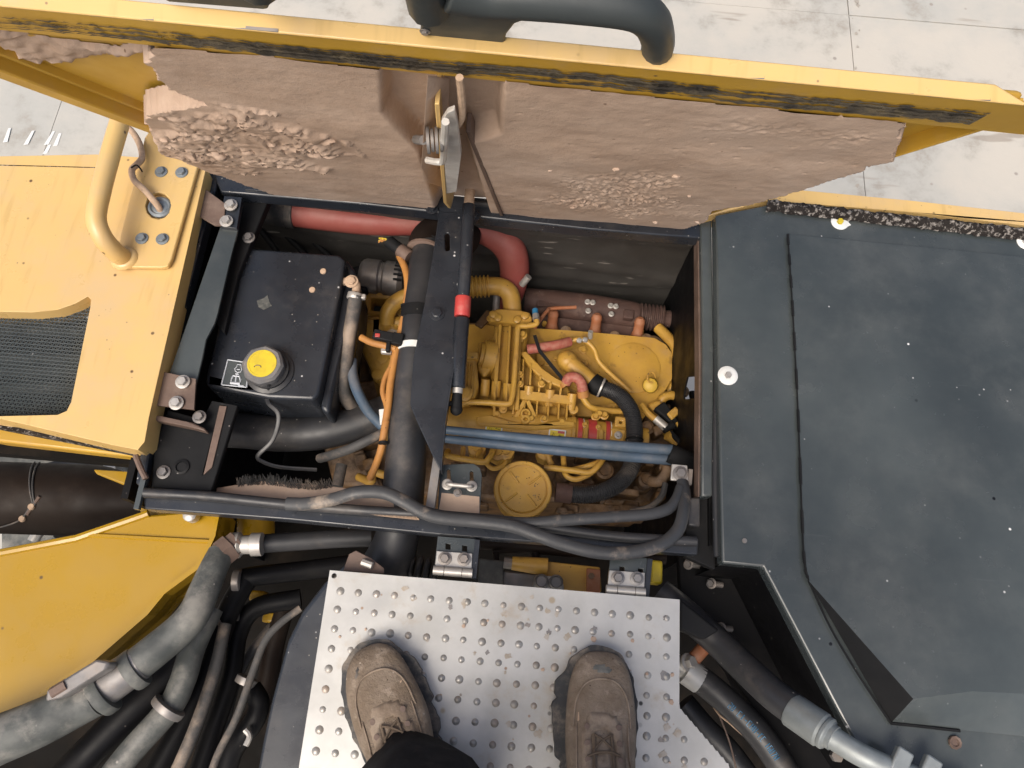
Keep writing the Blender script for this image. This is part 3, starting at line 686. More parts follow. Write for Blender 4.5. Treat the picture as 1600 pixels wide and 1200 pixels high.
# dried mud crumbs
for i in range(34):
    x, y = rnd.uniform(x0+.02, x1), rnd.uniform(-.16, y1-.01)
    if rnd.random() < .6: x = rnd.gauss(.12 if i % 2 else .265, .03); y = rnd.gauss(-.03, .06)
    if not x0 < x < x1-.005: continue
    r = abs(rnd.gauss(.002, .0015))+.0008; m = MB(); m.sphere((0, 0, 0), 1, 6); s0 = rnd.random()*9
    m.v = [Vector((x, y, ZP+.0012))+Vector((q.x*r, q.y*r*rnd.uniform(.6, 1.3), q.z*.0012)) for q in m.v]
    m.build('mud_crumb', m_mud, step)
hg = []
for k, (cx, cy, lab) in enumerate(((715, 872, 'zinc hinge joining tread plate to front rail, nearer the black air pipe'), (985, 902, 'zinc hinge joining tread plate to front rail, nearer the black box'))):
    h = thing('step_hinge', lab, 'hinge', p(cx, cy, -.02), 'tread plate hinges')
    d = (cx-715, cy-872)
    sh = lambda L, z: ps([(a+d[0], b+d[1]) for a, b in L], z)
    hs = [sh([(696, 849), (704, 850), (704, 859), (696, 858)], -.004), sh([(722, 852), (730, 853), (730, 862), (722, 861)], -.004)] if k == 0 else [sh([(698, 855), (706, 856), (706, 864), (698, 863)], -.004), sh([(727, 858), (735, 859), (735, 867), (727, 866)], -.004)]
    MB().prism(sh([(684, 838), (742, 842), (738, 900), (678, 895)], -.004), .008, hs).build('mount_plate', m_blkp, h, bevel=.001)
    MB().prism(sh([(742, 842), (750, 843), (744, 905), (736, 904)], .0), .05).build('mount_web', m_blk, h, bevel=.001)
    MB().prism(sh([(682, 861), (738, 865), (737, 888), (680, 884)], .0015), .005).build('leaf', m_steel, h, bevel=.0008)
    a, b = sh([(677, 891)], .006)[0], sh([(738, 896)], .006)[0]
    m = MB()
    for t0, t1 in ((0, .27), (.285, .73), (.745, 1)): m.cyl(a.lerp(b, t0), a.lerp(b, t1), .0075, 14)
    m.build('barrel', m_steel, h)
    for q in ((695, 873), (725, 874)): MB().bolt(sh([q], .0018)[0], r=.0075, h=.009).build('bolt', m_steeld, h)

# ------------------------------------------------------------------ black box cover on the right
box = thing('side_box', 'large scuffed black steel cover to the right of the engine bay', 'cover', (.9, .4, -.1))
ZB = .03
fo = ps([(1118, 336), (1198, 320), (1600, 366), (1900, 400), (1900, 1500), (1560, 1500), (1338, 1166), (1192, 886), (1128, 880), (1122, 600)], ZB)
MB().prism(fo, .03).build('flange_sheet', m_blkp, box, bevel=.004, seg=3)
# raised centre panel, rising towards the viewer
rz = [(1231, 366, .036), (1900, 430, .036), (1900, 1060, .075), (1600, 1084, .075), (1520, 1080, .075), (1427, 1092, .072), (1264, 908, .040), (1256, 862, .037), (1247, 640, .036), (1238, 470, .036)]
tp = [p(*q) for q in rz]; n = len(tp)
cpt = p(1600, 800, .052)
pm = MB(); pm.add(tp+[p(1500, 600, .042), ], [])
pm.f += [(i, (i+1) % n, n) for i in range(n)]
pm.build('raised_panel', m_blkp, box, ang=30)
low = [p(1264, 908, .0335), p(1392, 1130, .0335), p(1700, 1160, .0335), p(1900, 1160, .0335)]
sk2 = MB(); sk2.add([tp[6], tp[5], low[0], low[1]], [(0, 2, 3, 1)]); sk2.build('panel_flank', m_blkm, box)
sk3 = MB(); sk3.add([tp[5], tp[4], tp[3], tp[2], low[1], low[2], low[3]], [(0, 4, 5, 1), (1, 5, 6, 3, 2)]); sk3.build('panel_skirt', m_blkp, box)
# crimped seam along the left edge of the raised panel
sx = MB(); path = [p(*q) for q in ((1231, 366, .0365), (1238, 470, .0365), (1247, 640, .0365), (1256, 862, .0375), (1264, 908, .0395))]
full = catmull(path, 12)
sx.tube(full, .0012, 6, smooth=False)
for i in range(0, len(full)-2, 4): sx.tube([full[i], full[i+2]], .0024, 6, n=2)
sx.tube(ps([(1264, 908, .036), (1300, 985, .036), (1345, 1060, .036), (1392, 1130, .036)], 0), .0018, 6)
sx.tube(ps([(1392, 1130, .036), (1440, 1135, .036), (1500, 1142, .036)], 0), .0022, 6)
sx.build('seam_bead', m_blkm, box)
# ragged foam seal and yellow cowl edge beyond it
fs = MB(); N_ = 170; rows = []
for k in range(6):
    for i in range(N_+1):
        t = i/N_; a = p(1196+t*420, 312+t*46, .035); b = p(1196+t*420, 330+t*48, .035); q = a.lerp(b, k/5)
        hgt = .012*math.sin(math.pi*k/5)*(1+.7*fbm(q.x*60, k*1.7))+.002*fbm(q.x*140, q.y*140)
        rows.append(q+Vector((0, .004*fbm(q.x*40, k), hgt)))
fs.add(rows, [(k*(N_+1)+i, k*(N_+1)+i+1, (k+1)*(N_+1)+i+1, (k+1)*(N_+1)+i) for k in range(5) for i in range(N_)])
fs.build('foam_seal', m_foam, box, ang=70)
MB().prism(ps([(1098, 340), (1104, 326), (1150, 314), (1240, 296), (1420, 313), (1600, 333), (1900, 370), (1900, 402), (1600, 352), (1420, 331), (1200, 313), (1120, 334)], .0255), .05).build('cowl_edge', m_yel, box, bevel=.004)
for i, (q, yel) in enumerate((((1312, 347), True), ((1137, 587), False), ((1602, 378), False))):
    r = .0165 if i != 1 else .0172
    wz = MB(); wz.lathe(p(*q, ZB+.001), (0, 0, 1), [(r, 0), (r, .0012), (r*.75, .0035), (r*.4, .0035)], 28)
    if i == 0: wz.prism([p(*q, ZB+.003)+Vector(v) for v in ((.004, .014, 0), (.021, -.004, 0), (.004, -.014, 0))], .002)
    wo = wz.build('plastic_washer', m_white, box)
    MB().bolt(p(*q, ZB+.0045), r=.0058, h=.006, washer=False).build('bolt', m_cap if yel else m_steel, wo)
# drop side and inner wall of the box
MB().prism(ps([(1060, 868), (1128, 884), (1192, 890), (1345, 1175), (1500, 1420), (1320, 1420), (1250, 1240), (1160, 1080), (1064, 960)], -.16), .02).build('inner_wall', m_deep, box, bevel=.003)
wl_ = ps([(1128, 882), (1192, 888), (1338, 1168), (1560, 1500)], ZB-.02)
sw = MB()
for a, b in zip(wl_, wl_[1:]):
    sw.add([a, b, b-Vector((0, 0, .5)), a-Vector((0, 0, .5))], [(0, 1, 2, 3)])
sw.build('box_side', m_deep, box)
for q, z in (((1112, 912), -.15), ((1076, 882), -.15), ((1127, 981), -.15), ((1240, 1040), -.15), ((1163, 845), ZB)):
    m = MB(); c = p(*q, z); 
    if z < 0: m.cyl(c+Vector((.02, 0, -.005)), c, .0055, 10); m.bolt(c, (-.6, 0, .8), .0065, .008)
    else: m.lathe(c, (0, 0, 1), [(.004, 0), (.004, .002)], 10)
    m.build('wall_bolt', m_steeld, box)
# torn hole low on the box
MB().lathe(p(1492, 1160, .032), (0, 0, 1), [(.010, 0), (.009, .003), (.006, .002), (.004, -.001)], 9).build('bent_tab', m_rust, box)
# ------------------------------------------------------------------ coolant tank
tank = thing('coolant_tank', 'black coolant expansion tank with a yellow filler cap', 'tank', p(430, 520, -.25))
ZT = -.045
MB().prism(ps([(374, 386), (440, 391), (530, 398), (540, 406), (536, 430), (520, 510), (498, 616), (490, 625), (420, 622), (330, 606), (320, 600), (322, 585), (345, 490)], ZT), .2).build('tank_body', m_blk, tank, bevel=.012, seg=4)
MB().prism(ps([(540, 402), (556, 424), (552, 470), (530, 560), (514, 648), (500, 640), (524, 520)], -.075), .17).build('side_flange', m_blk, tank, bevel=.008, seg=3)
cz = p(412, 576, ZT)
nk = MB(); nk.lathe(cz+Vector((.012, -.004, 0)), (0, 0, 1), [(.043, 0), (.043, .003), (.036, .006), (.036, .012)], 30); neck = nk.build('filler_neck', m_rub, tank)
ct = MB(); 
prof = [(.034, .008), (.035, .012), (.035, .026), (.031, .031), (.026, .0315)]
ct.lathe(cz+Vector((.006, -.002, 0)), (0, 0, 1), prof, 24)
for i in range(len(ct.v)):
    q = ct.v[i]; k = i % 24
    if k % 3 == 0: d = q-(cz+Vector((.006, -.002, 0))); q.x += d.x*.05; q.y += d.y*.05
capo = ct.build('filler_cap', m_capy, tank)
c3 = cz+Vector((.006, -.002, .0312))
MB().lathe(c3, (0, 0, 1), [(.0255, 0), (.0255, .0014), (.0225, .0014), (.0222, .0008), (.0085, .0008)], 36).build('cap_disc', m_cap, capo)
MB().tube([c3+Vector((-.006+.006*math.cos(a), -.008+.004*math.sin(a), .0012)) for a in (0, .8, 1.6, 2.4, 3.2)], .0009, 5).build('cap_mark', m_rust, capo)
# engraved symbol plate
sz = ZT+.0012
stk = MB().sheet(ps([(356, 561), (391, 566), (387, 605), (346, 601)], sz), .0008).build('symbol_plate', m_blkp, tank)
ic = MB()
for a, b in (((356, 562), (390, 567)), ((390, 567), (385, 605)), ((385, 605), (346, 601)), ((346, 601), (356, 562))):
    ic.tube([p(*a, sz+.001), p(*b, sz+.001)], .0011, 4, n=1)
def isym(pts, w=.0009): ic.tube([p(a, b, sz+.001) for a, b in pts], w, 4, smooth=False)
isym([(360, 598), (375, 599.5)], .0026); isym([(362, 592), (364, 587), (374, 588), (376, 594)], .0016); isym([(369, 588), (368, 597)], .0012); isym([(361, 596), (362, 590)]); isym([(375, 598), (376, 592)])
isym([(368, 584), (373, 584.5)], .0011); isym([(370, 586), (371, 583)])
isym([(368, 580), (367, 576), (370, 573), (371, 569.5), (377, 570), (377, 574), (378, 577), (376, 581), (371, 582), (368, 580)]); isym([(370, 577), (375, 577.5)])
isym([(372, 602), (381, 603)], .0008)
ic.build('symbol', m_glass, stk)
for q in ((505, 424), (488, 453)): MB().lathe(p(*q, ZT), (0, 0, 1), [(.006, 0), (.0055, .002), (.002, .0025)], 12).build('weld_stud', m_beige, tank)
MB().prism([p(a, b, ZT+.0008) for a, b in ((401, 470), (412, 466), (418, 461), (421, 472), (425, 478), (412, 484), (404, 480))], .0006).build('paint_patch', m_hose, tank)
ft = MB(); ft.tube(ps([(536, 440), (545, 440), (553, 441), (557, 446), (556, 458)], -.06), .008, 10); ft.bolt(p(549, 440, -.052), r=.009, h=.007)
ft.build('outlet_elbow', m_beige, tank)
MB().tube(ps([(420, 601, -.03), (419, 615, -.05), (417, 626, -.06)], 0), .0028, 8).build('cap_lanyard_top', m_rub, tank)

def hose(name, pts, r, m, label, cat='hose', seg=16, corr=None, flat=1., group=None, n=8):
    o = MB().tube([p(*q) for q in pts], r, seg, n, corr=corr, flat=flat).build(name, m); o['_b'] = (0., 0., 0.)
    return solo(o, label, cat, group)
def clamp(parent, a, b, r, w_, m=None, name='hose_clamp'):
    a, b = Vector(a), Vector(b); d = (b-a).normalized(); c = (a+b)/2
    mb = MB(); mb.lathe(c-d*w_/2, d, [(r, 0), (r*1.05, .001), (r*1.05, w_-.001), (r, w_)], 24)
    return mb.build(name, m or m_steel, parent)
hose('lanyard', [(417, 622, -.05), (421, 632, -.06), (434, 645, -.07), (434, 665, -.08), (424, 690, -.09), (403, 712, -.10), (412, 722, -.11), (440, 730, -.12), (495, 734, -.13)], .0045, m_rub, 'thin dark grey lanyard strap dangling from the tank cap', 'strap', 8, flat=.6)
ov = hose('overflow_hose', [(556, 462, -.06), (552, 490, -.07), (545, 530, -.085), (540, 570, -.10), (535, 595, -.115), (538, 615, -.13), (548, 632, -.15), (558, 640, -.17)], .0135, m_rubd, 'dusty grey overflow hose running along the side of the coolant tank')
ov['_b'] = tuple(ov.location); clamp(ov, p(557, 455, -.06), p(553, 472, -.064), .0145, .012)
MB().box(p(566, 464, -.06), (.014, .010, .010)).build('clamp_screw', m_steel, ov, bevel=.002)
hose('breather_hose', [(550, 563, -.11), (551, 585, -.105), (558, 610, -.10), (574, 640, -.10), (592, 660, -.105), (604, 672, -.11)], .010, m_blue, 'faded blue hose curving down to the black air pipe', seg=12)
hose('vent_hose', [(600, 676, -.10), (575, 688, -.10), (545, 702, -.11), (515, 712, -.14), (500, 716, -.17)], .009, m_rubd, 'pale grey hose under the black pipe below the coolant tank', seg=12)
hose('vent_hose', [(534, 726, -.2), (530, 745, -.2), (527, 760, -.2)], .011, m_rubd, 'short dusty hose stub hanging left of the black air pipe', seg=12)

# ------------------------------------------------------------------ big pipes
ip = thing('air_pipe', 'thick black air pipe running down beside the centre beam', 'pipe', p(630, 720, -.2))
MB().tube(ps([(672, 384, -.07), (664, 420, -.06), (657, 470, -.055), (650, 530, -.055), (643, 590, -.06), (638, 650, -.065), (634, 720, -.075), (628, 790, -.085), (620, 840, -.095), (607, 880, -.11), (590, 910, -.13)], 0), [.032, .032, .0315, .031, .031, .0325, .036, .037, .038, .044, .048], 28, 8).build('pipe', m_rub, ip)
eb = MB(); eb.tube(ps([(668, 392, -.07), (668, 378, -.078), (682, 366, -.09), (702, 364, -.12), (730, 372, -.16)], 0), [.036, .036, .037, .038, .038], 24); eb.build('rubber_elbow', m_cylb, ip)
clamp(ip, p(668, 388, -.07), p(664, 402, -.067), .0375, .008, m_rust, 'pipe_clamp')
clamp(ip, p(656, 480, -.055), p(653, 505, -.055), .0325, .024, m_blkm, 'rubber_band')
clamp(ip, p(649, 540, -.055), p(648, 552, -.055), .0316, .0125, m_white, 'paper_band')
hose('coolant_pipe', [(340, 672, -.19), (380, 673, -.185), (440, 678, -.18), (500, 675, -.175), (550, 664, -.17), (600, 645, -.165), (640, 625, -.16)], [.034, .034, .034, .034, .033, .033, .033], m_rub, 'wide black rubber pipe passing under the coolant tank', 'pipe', 28)
rh = thing('red_hose', 'thick red rubber hose curving round the back of the engine bay', 'hose', p(640, 340, -.2))
MB().tube(ps([(455, 330, -.14), (500, 336, -.14), (580, 345, -.145), (660, 348, -.15), (730, 353, -.155), (772, 366, -.165), (797, 390, -.19), (804, 420, -.23), (800, 450, -.27), (790, 475, -.32)], 0), [.031, .031, .03, .0265, .029, .032, .033, .032, .03, .03], 28, 8).build('hose', m_red, rh)
clamp(rh, p(452, 330, -.14), p(460, 331, -.14), .033, .018, m_rubd, 'hose_cuff')
MB().tube(ps([(360, 305, -.14), (400, 319, -.14), (452, 330, -.14)], 0), .036, 20).build('cuff_pipe', m_rubd, rh)
# struts of the fan guard behind the tank
fg = thing('fan_shroud', 'black fan shroud ribs in the dark corner behind the coolant tank', 'shroud', p(480, 360, -.4))
for a, b in (((415, 335), (500, 420)), ((440, 330), (530, 415)), ((400, 350), (470, 440))):
    MB().cyl(p(*a, -.2), p(*b, -.3), .007, 8).build('rib', m_blkm, fg)
MB().prism(ps([(385, 330), (560, 350), (620, 420), (560, 470), (400, 420)], -.38), .02).build('backing', m_deep, fg)

# ------------------------------------------------------------------ engine
en = thing('engine', 'yellow diesel engine filling the bay, its casting webs and pipes dusty', 'engine', p(850, 600, -.75))
def ep(name, pts, z, drop, m=None, bevel=.004, seg=2, holes=(), parent=None):
    return MB().prism(ps(pts, z), drop, [ps(h, z) for h in holes]).build(name, m or m_eng, parent or en, bevel=bevel, seg=seg)
def et(name, pts, r, m=None, seg=12, parent=None, corr=None, n=6):
    return MB().tube([p(*q) for q in pts], r, seg, n, corr=corr).build(name, m or m_eng, parent or en)
def eb_(q, r=.0075, h=.008, m=None, parent=None, axis=(0, 0, 1)):
    return MB().bolt(p(*q), axis, r, h).build('bolt', m or m_eng, parent or en)
# block and deep masses
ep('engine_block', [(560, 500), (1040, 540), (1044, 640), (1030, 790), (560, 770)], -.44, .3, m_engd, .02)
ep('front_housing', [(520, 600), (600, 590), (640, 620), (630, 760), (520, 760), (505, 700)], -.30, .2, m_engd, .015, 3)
vc = ep('valve_cover', [(560, 505), (640, 508), (740, 507), (820, 512), (900, 517), (1022, 528), (1040, 538), (1050, 552), (1050, 592), (1038, 612), (1004, 655), (900, 650), (700, 640), (590, 620)], -.30, .06, m_eng, .012, 4)
MB().lathe(p(990, 575, -.3005), (0, 0, 1), [(.058, 0), (.058, .003), (.053, .0045), (.01, .0045)], 40).build('cover_boss', m_eng, vc)
MB().lathe(p(890, 570, -.3005), (0, 0, 1), [(.064, 0), (.064, .006), (.06, .008), (.02, .008)], 40).build('cover_boss', m_eng, vc)
for q in ((960, 526), (740, 516), (884, 518), (1036, 590), (1010, 530)):
    MB().lathe(p(*q, -.306), (0, 0, 1), [(.012, -.01), (.012, .004), (.009, .005)], 14).build('bolt_boss', m_engd, vc); 
for (a, b) in (((902, 548), (918, 542)), ((906, 570), (920, 566)), ((838, 560), (850, 576))):
    MB().box(p((a[0]+b[0])/2, (a[1]+b[1])/2, -.29), (.018, .012, .006), Matrix.Rotation(.5, 3, 'Z')).build('cover_web', m_eng, vc, bevel=.002)
MB().prism(ps([(893, 652), (935, 640), (950, 660), (930, 690), (900, 690)], -.34), .05).build('fuel_rail_block', m_engd, en, bevel=.005)
ep('valve_cover_flange', [(556, 502), (640, 505), (740, 504), (820, 508), (900, 513), (1025, 524), (1046, 536), (1056, 552), (1055, 596), (1043, 618), (1006, 662), (900, 655), (700, 645), (588, 624)], -.352, .012, m_engd, .003, parent=vc)
for q in ((1046, 560), (1030, 622), (1000, 522), (930, 516), (850, 510), (765, 506)): eb_((q[0], q[1], -.35), .006, .02, parent=vc)
ep('sealing_plate', [(836, 552), (850, 546), (868, 552), (905, 540), (926, 560), (925, 590), (905, 612), (880, 606), (850, 590), (840, 576)], -.292, .02, m_eng, .004, parent=vc)
MB().cyl(p(815, 445, -.23), p(826, 432, -.21), .0075, 12).build('vent_tube', m_steel, en)
MB().cyl(p(776, 462, -.25), p(775, 488, -.26), .008, 12).build('sender', m_steeld, en)
ep('tie_bracket', [(742, 506), (760, 484), (768, 486), (764, 500), (752, 512)], -.24, .01, m_engd, .002)
for q in ((914, 531, -.238), (905, 532, -.24)): MB().lathe(p(*q), (.3, -.3, .9), [(.0055, -.004), (.006, .002), (.004, .004)], 10).build('chrome_clip', m_steel, en)
MB().cyl(p(922, 528, -.25), p(923, 518, -.235), .0055, 10).build('sender', m_steel, en)
for q in ((930, 652, -.24), (936, 648, -.24), (944, 650, -.24)): eb_(q, .006, .012)
ep('rail_cluster', [(925, 634), (965, 630), (970, 646), (930, 650)], -.275, .03, m_eng, .003)
for k in range(5): ep('rail_tooth', [(929+k*7, 634), (933+k*7, 633), (934+k*7, 646), (930+k*7, 647)], -.268, .02, m_eng, .001)
# front left castings next to the tank
ep('front_cover', [(566, 492), (640, 490), (640, 600), (612, 604), (585, 590), (572, 560), (564, 545)], -.25, .07, m_eng, .012, 4, holes=[[(601, 507), (622, 508), (621, 532), (600, 531)]])
ep('cover_window', [(599, 505), (624, 506), (623, 534), (598, 533)], -.275, .01, m_steel, .001)
ep('lifting_bracket', [(572, 442), (640, 448), (640, 496), (568, 492)], -.27, .05, m_eng, .006, holes=[[(580, 464), (606, 466), (602, 486), (579, 484)]])
et('coolant_neck', [(604, 505, -.25), (606, 488, -.235), (618, 472, -.225), (642, 460, -.22), (665, 455, -.22)], .0165, None, 16)
for i, q in enumerate(((598, 560), (590, 585), (606, 610))): MB().lathe(p(*q, -.25), (0, 0, 1), [(.012, -.02), (.012, .002), (.007, .003)], 12).build('bolt_boss', m_eng, en)
et('belt_guide', [(604, 612, -.2), (613, 640, -.21), (606, 670, -.22), (612, 690, -.24)], .014, m_eng)
ep('pump_flange', [(545, 640), (590, 640), (600, 690), (560, 700), (540, 680)], -.26, .06, m_engd, .008)
for k in range(7):
    q = (rnd.uniform(520, 600), rnd.uniform(700, 755)); ep('pump_lug', [(q[0], q[1]), (q[0]+18, q[1]-4), (q[0]+24, q[1]+14), (q[0]+4, q[1]+18)], -.27+.02*rnd.random(), .05, m_engd, .004)
et('hook_pipe', [(560, 745, -.22), (580, 752, -.2), (582, 738, -.2), (600, 742, -.2), (620, 744, -.21)], .008, m_eng)
# alternator
al = thing('alternator', 'grey finned alternator behind the coolant tank corner', 'alternator', p(605, 430, -.36))
MB().lathe(p(572, 432, -.27), (p(640, 440, -.27)-p(572, 432, -.27)), [(.03, -.012), (.036, -.008), (.040, 0), (.040, .03), (.036, .034), (.036, .04), (.040, .044), (.040, .075), (.03, .085)], 28).build('housing', m_steeld, al)
for i in range(5):
    a = .3+i*.28; c = p(625, 438, -.27); MB().box(c+Vector((0, math.cos(a+.6)*.040, math.sin(a+.6)*.040)), (.018, .004, .006)).build('vent_slot', m_blkm, al)
MB().prism(ps([(545, 418), (572, 412), (574, 455), (548, 452)], -.25), .03).build('pulley_guard', m_blkm, al, bevel=.004)
# exhaust manifold along the back
ex = thing('exhaust_manifold', 'rusty brown exhaust manifold along the back of the engine', 'manifold', p(910, 490, -.42))
MB().tube(ps([(820, 470), (870, 476), (930, 484), (985, 492), (1002, 494)], -.345), [.030, .033, .034, .032, .026], 18).build('log', m_exh, ex)
MB().prism(ps([(826, 490), (1004, 512), (1005, 530), (826, 516)], -.34), .08).build('flange_rail', m_exh, ex, bevel=.006)
MB().prism(ps([(836, 455), (880, 462), (880, 478), (838, 478)], -.315), .03).build('turbo_flange', m_exh, ex, bevel=.005)
MB().prism(ps([(900, 462), (945, 470), (944, 482), (902, 480)], -.318), .03).build('clamp_block', m_exh, ex, bevel=.005)
for q in ((918, 472), (926, 473), (954, 478), (962, 479), (919, 486), (955, 491)): MB().bolt(p(*q, -.31), r=.0045, h=.008).build('stud', m_steel, ex)
MB().prism(ps([(975, 482), (992, 484), (990, 498), (974, 496)], -.31), .02).build('lug', m_exh, ex, bevel=.003)
MB().tube(ps([(998, 494), (1035, 498)], -.335), .026, 20, corr=(.0085, .005)).build('bellows', m_exh, ex)
MB().tube(ps([(1034, 498), (1052, 499)], -.335), .020, 16).build('connector', m_exh, ex)
MB().tube(ps([(1048, 496), (1078, 498)], -.335), .024, 20, corr=(.008, .005)).build('bellows', m_exh, ex)
MB().tube(ps([(1076, 498), (1092, 505), (1098, 530)], -.345), .030, 16).build('outlet', m_exh, ex)
for q in ((863, 500), (930, 506), (996, 512)):
    MB().lathe(p(*q, -.33)+Vector((0, -.02, 0)), (0, .55, .75), [(.017, -.02), (.015, 0), (.0115, .012), (.0115, .030), (.0125, .034), (.0105, .042), (.006, .046)], 16).build('port_boot', m_boot_o, ex)
# thermostat elbow with bellows, and charge tower
el = et('charge_elbow', [(740, 448, -.21), (768, 447, -.21), (784, 449, -.215), (796, 458, -.22), (800, 475, -.235), (801, 495, -.25)], .0195, m_eng, 20)
MB().tube(ps([(730, 449), (764, 447)], -.21), .0195, 22, corr=(.0082, .0045)).build('bellows', m_eng, el)
tw = ep('charge_tower', [(772, 495), (828, 498), (826, 520), (818, 560), (815, 640), (812, 665), (766, 660), (768, 600), (764, 560), (772, 520)], -.248, .14, m_eng, .005)
ep('tower_flange', [(764, 486), (780, 482), (812, 484), (828, 488), (832, 500), (826, 508), (790, 504), (764, 502)], -.212, .02, m_eng, .004, parent=tw)
for q in ((771, 492), (820, 494), (778, 497), (808, 500)): MB().lathe(p(*q, -.21), (0, 0, 1), [(.0085, -.01), (.0085, .004), (.006, .0055)], 12).build('bolt_boss', m_eng, tw)
def rib(a, b, w_, z, dr, par=None): 
    A_, B_ = p(*a, z), p(*b, z); t = (B_-A_).cross(Vector((0, 0, 1))).normalized()*w_/2
    return MB().prism([A_-t, A_+t, B_+t, B_-t], dr).build('rib', m_eng, par or tw, bevel=.0018)
for a, b, w_ in (((782, 506), (775, 600), .008), ((797, 508), (790, 640), .007), ((812, 505), (808, 640), .010), ((776, 520), (772, 655), .006)): rib(a, b, w_*.8, -.216, .05)
ep('tower_port', [(746, 534), (770, 533), (772, 545), (770, 575), (756, 590), (747, 578)], -.225, .08, m_eng, .006, 3, parent=tw)
MB().lathe(p(757, 556, -.235), (-1, .05, .25), [(.034, -.02), (.034, .004), (.028, .006), (.026, .012)], 22).build('port_flange', m_eng, tw)
MB().cyl(p(774, 541, -.222), p(774, 541, -.24), .005, 10).build('tapped_hole', m_foam, tw)
# ribbed intake housing
ih = ep('intake_housing', [(814, 548), (834, 566), (848, 583), (870, 596), (888, 604), (896, 622), (892, 650), (886, 668), (770, 660), (768, 600), (800, 596)], -.262, .12, m_eng, .005, 3)
for i, (a, b) in enumerate((((818, 560), (816, 604)), ((830, 566), (828, 608)), ((845, 586), (842, 612)), ((861, 596), (858, 616)), ((877, 604), (875, 618)), ((806, 615), (800, 655)), ((822, 620), (816, 655)), ((840, 622), (838, 655)), ((858, 625), (855, 662)), ((874, 626), (872, 662)), ((887, 630), (884, 665)))):
    rib(a, b, .0045, -.226, .05, ih)
ep('flange_bar', [(802, 608), (896, 619), (895, 632), (800, 622)], -.224, .03, m_eng, .003, parent=ih)
for q in ((758, 604), (775, 606), (793, 610), (826, 614), (859, 620), (893, 626)):
    m = MB(); c = p(q[0], q[1], -.23); m.cyl(c+Vector((0, -.016, -.01)), c+Vector((0, .014, .006)), .0098, 14); m.build('bolt_boss', m_eng, ih)
for a, b in (((820, 625), (806, 652)), ((824, 625), (836, 652))): rib(a, b, .008, -.222, .02, ih)
MB().lathe(p(821, 647, -.222), (0, 0, 1), [(.011, -.03), (.011, .004), (.0095, .006), (.006, .006), (.005, -.006)], 18).build('lifting_eye', m_eng, ih)
MB().lathe(p(821, 656, -.215), (0, 0, 1), [(.009, -.03), (.009, .004), (.0045, .004), (.004, -.006)], 18).build('bracket_eye', m_eng, ih)
for q in ((818, 646), (896, 640)): MB().lathe(p(q[0], q[1], -.24), (0, 0, 1), [(.010, -.02), (.010, .002), (.006, .003)], 12).build('bolt_boss', m_eng, ih)
ep('vee_web', [(812, 550), (822, 548), (848, 575), (872, 592), (884, 598), (880, 606), (850, 595), (828, 574)], -.228, .02, m_eng, .003, parent=ih)
# extra fasteners and small lugs on the castings
for q in ((766, 498), (826, 499), (770, 560), (812, 585), (812, 530), (786, 640), (812, 600), (846, 600), (878, 660), (850, 655), (830, 655), (776, 648)):
    eb_((q[0], q[1], -.222), .0055, .008, parent=ih)
for q in ((900, 600), (915, 606), (868, 560), (856, 568), (912, 548), (908, 585)): eb_((q[0], q[1], -.288), .0048, .006, parent=vc)
for q, w_ in (((700, 640), 18), (( 712, 600), 14), ((708, 560), 16), ((735, 640), 14), ((752, 640), 12)):
    ep('casting_lug', [(q[0], q[1]), (q[0]+w_, q[1]-3), (q[0]+w_+3, q[1]+10), (q[0]+4, q[1]+13)], -.245, .08, m_eng, .003)
# fluted actuator left of the tower
ac = ep('actuator', [(728, 556), (744, 556), (748, 600), (742, 622), (722, 624), (718, 590)], -.2, .1, m_eng, .006)
for x in (729, 734, 740): rib((x, 566), (x-3, 612), .003, -.194, .03, ac)
ep('actuator_cap', [(724, 548), (748, 550), (747, 560), (726, 560)], -.19, .03, m_eng, .003, parent=ac)
MB().lathe(p(725, 615, -.19), (0, 0, 1), [(.017, -.05), (.017, .004), (.012, .006), (.012, .009), (.007, .010)], 18).build('hub', m_eng, ac)
# long charge-air cylinder with labels and red clamps
a0, a1 = p(694, 657, -.255), p(1010, 692, -.255)
ca = MB(); ax = (a1-a0); Lc = ax.length
ca.lathe(a0, ax, [(.02, 0), (.030, .004), (.032, .03), (.036, .06), (.036, Lc*.62), (.038, Lc*.625), (.038, Lc*.64), (.034, Lc*.65), (.034, Lc*.84), (.031, Lc*.86), (.03, Lc)], 32)
cao = ca.build('charge_cylinder', m_eng, en)
ep('cylinder_flange', [(742, 652), (770, 648), (800, 657), (830, 662), (870, 656), (900, 660), (900, 668), (830, 672), (745, 664)], -.215, .03, m_eng, .004, parent=cao)
def on_cyl(t, w0, w1, ang0, ang1, r, m, name, par, th=.0008):
    d = ax.normalized(); u = d.cross(Vector((0, 0, 1))).normalized(); v = u.cross(d); mb = MB(); n_ = 6
    Vv = []
    for s in (0, 1):
        for i in range(n_+1):
            a = ang0+(ang1-ang0)*i/n_
            Vv.append(a0+d*(t*Lc+(w0 if s == 0 else w1))+(u*math.sin(a)+v*math.cos(a))*(r+th))
    mb.add(Vv, [(i, i+1, i+n_+2, i+n_+1) for i in range(n_)]); return mb.build(name, m, par)
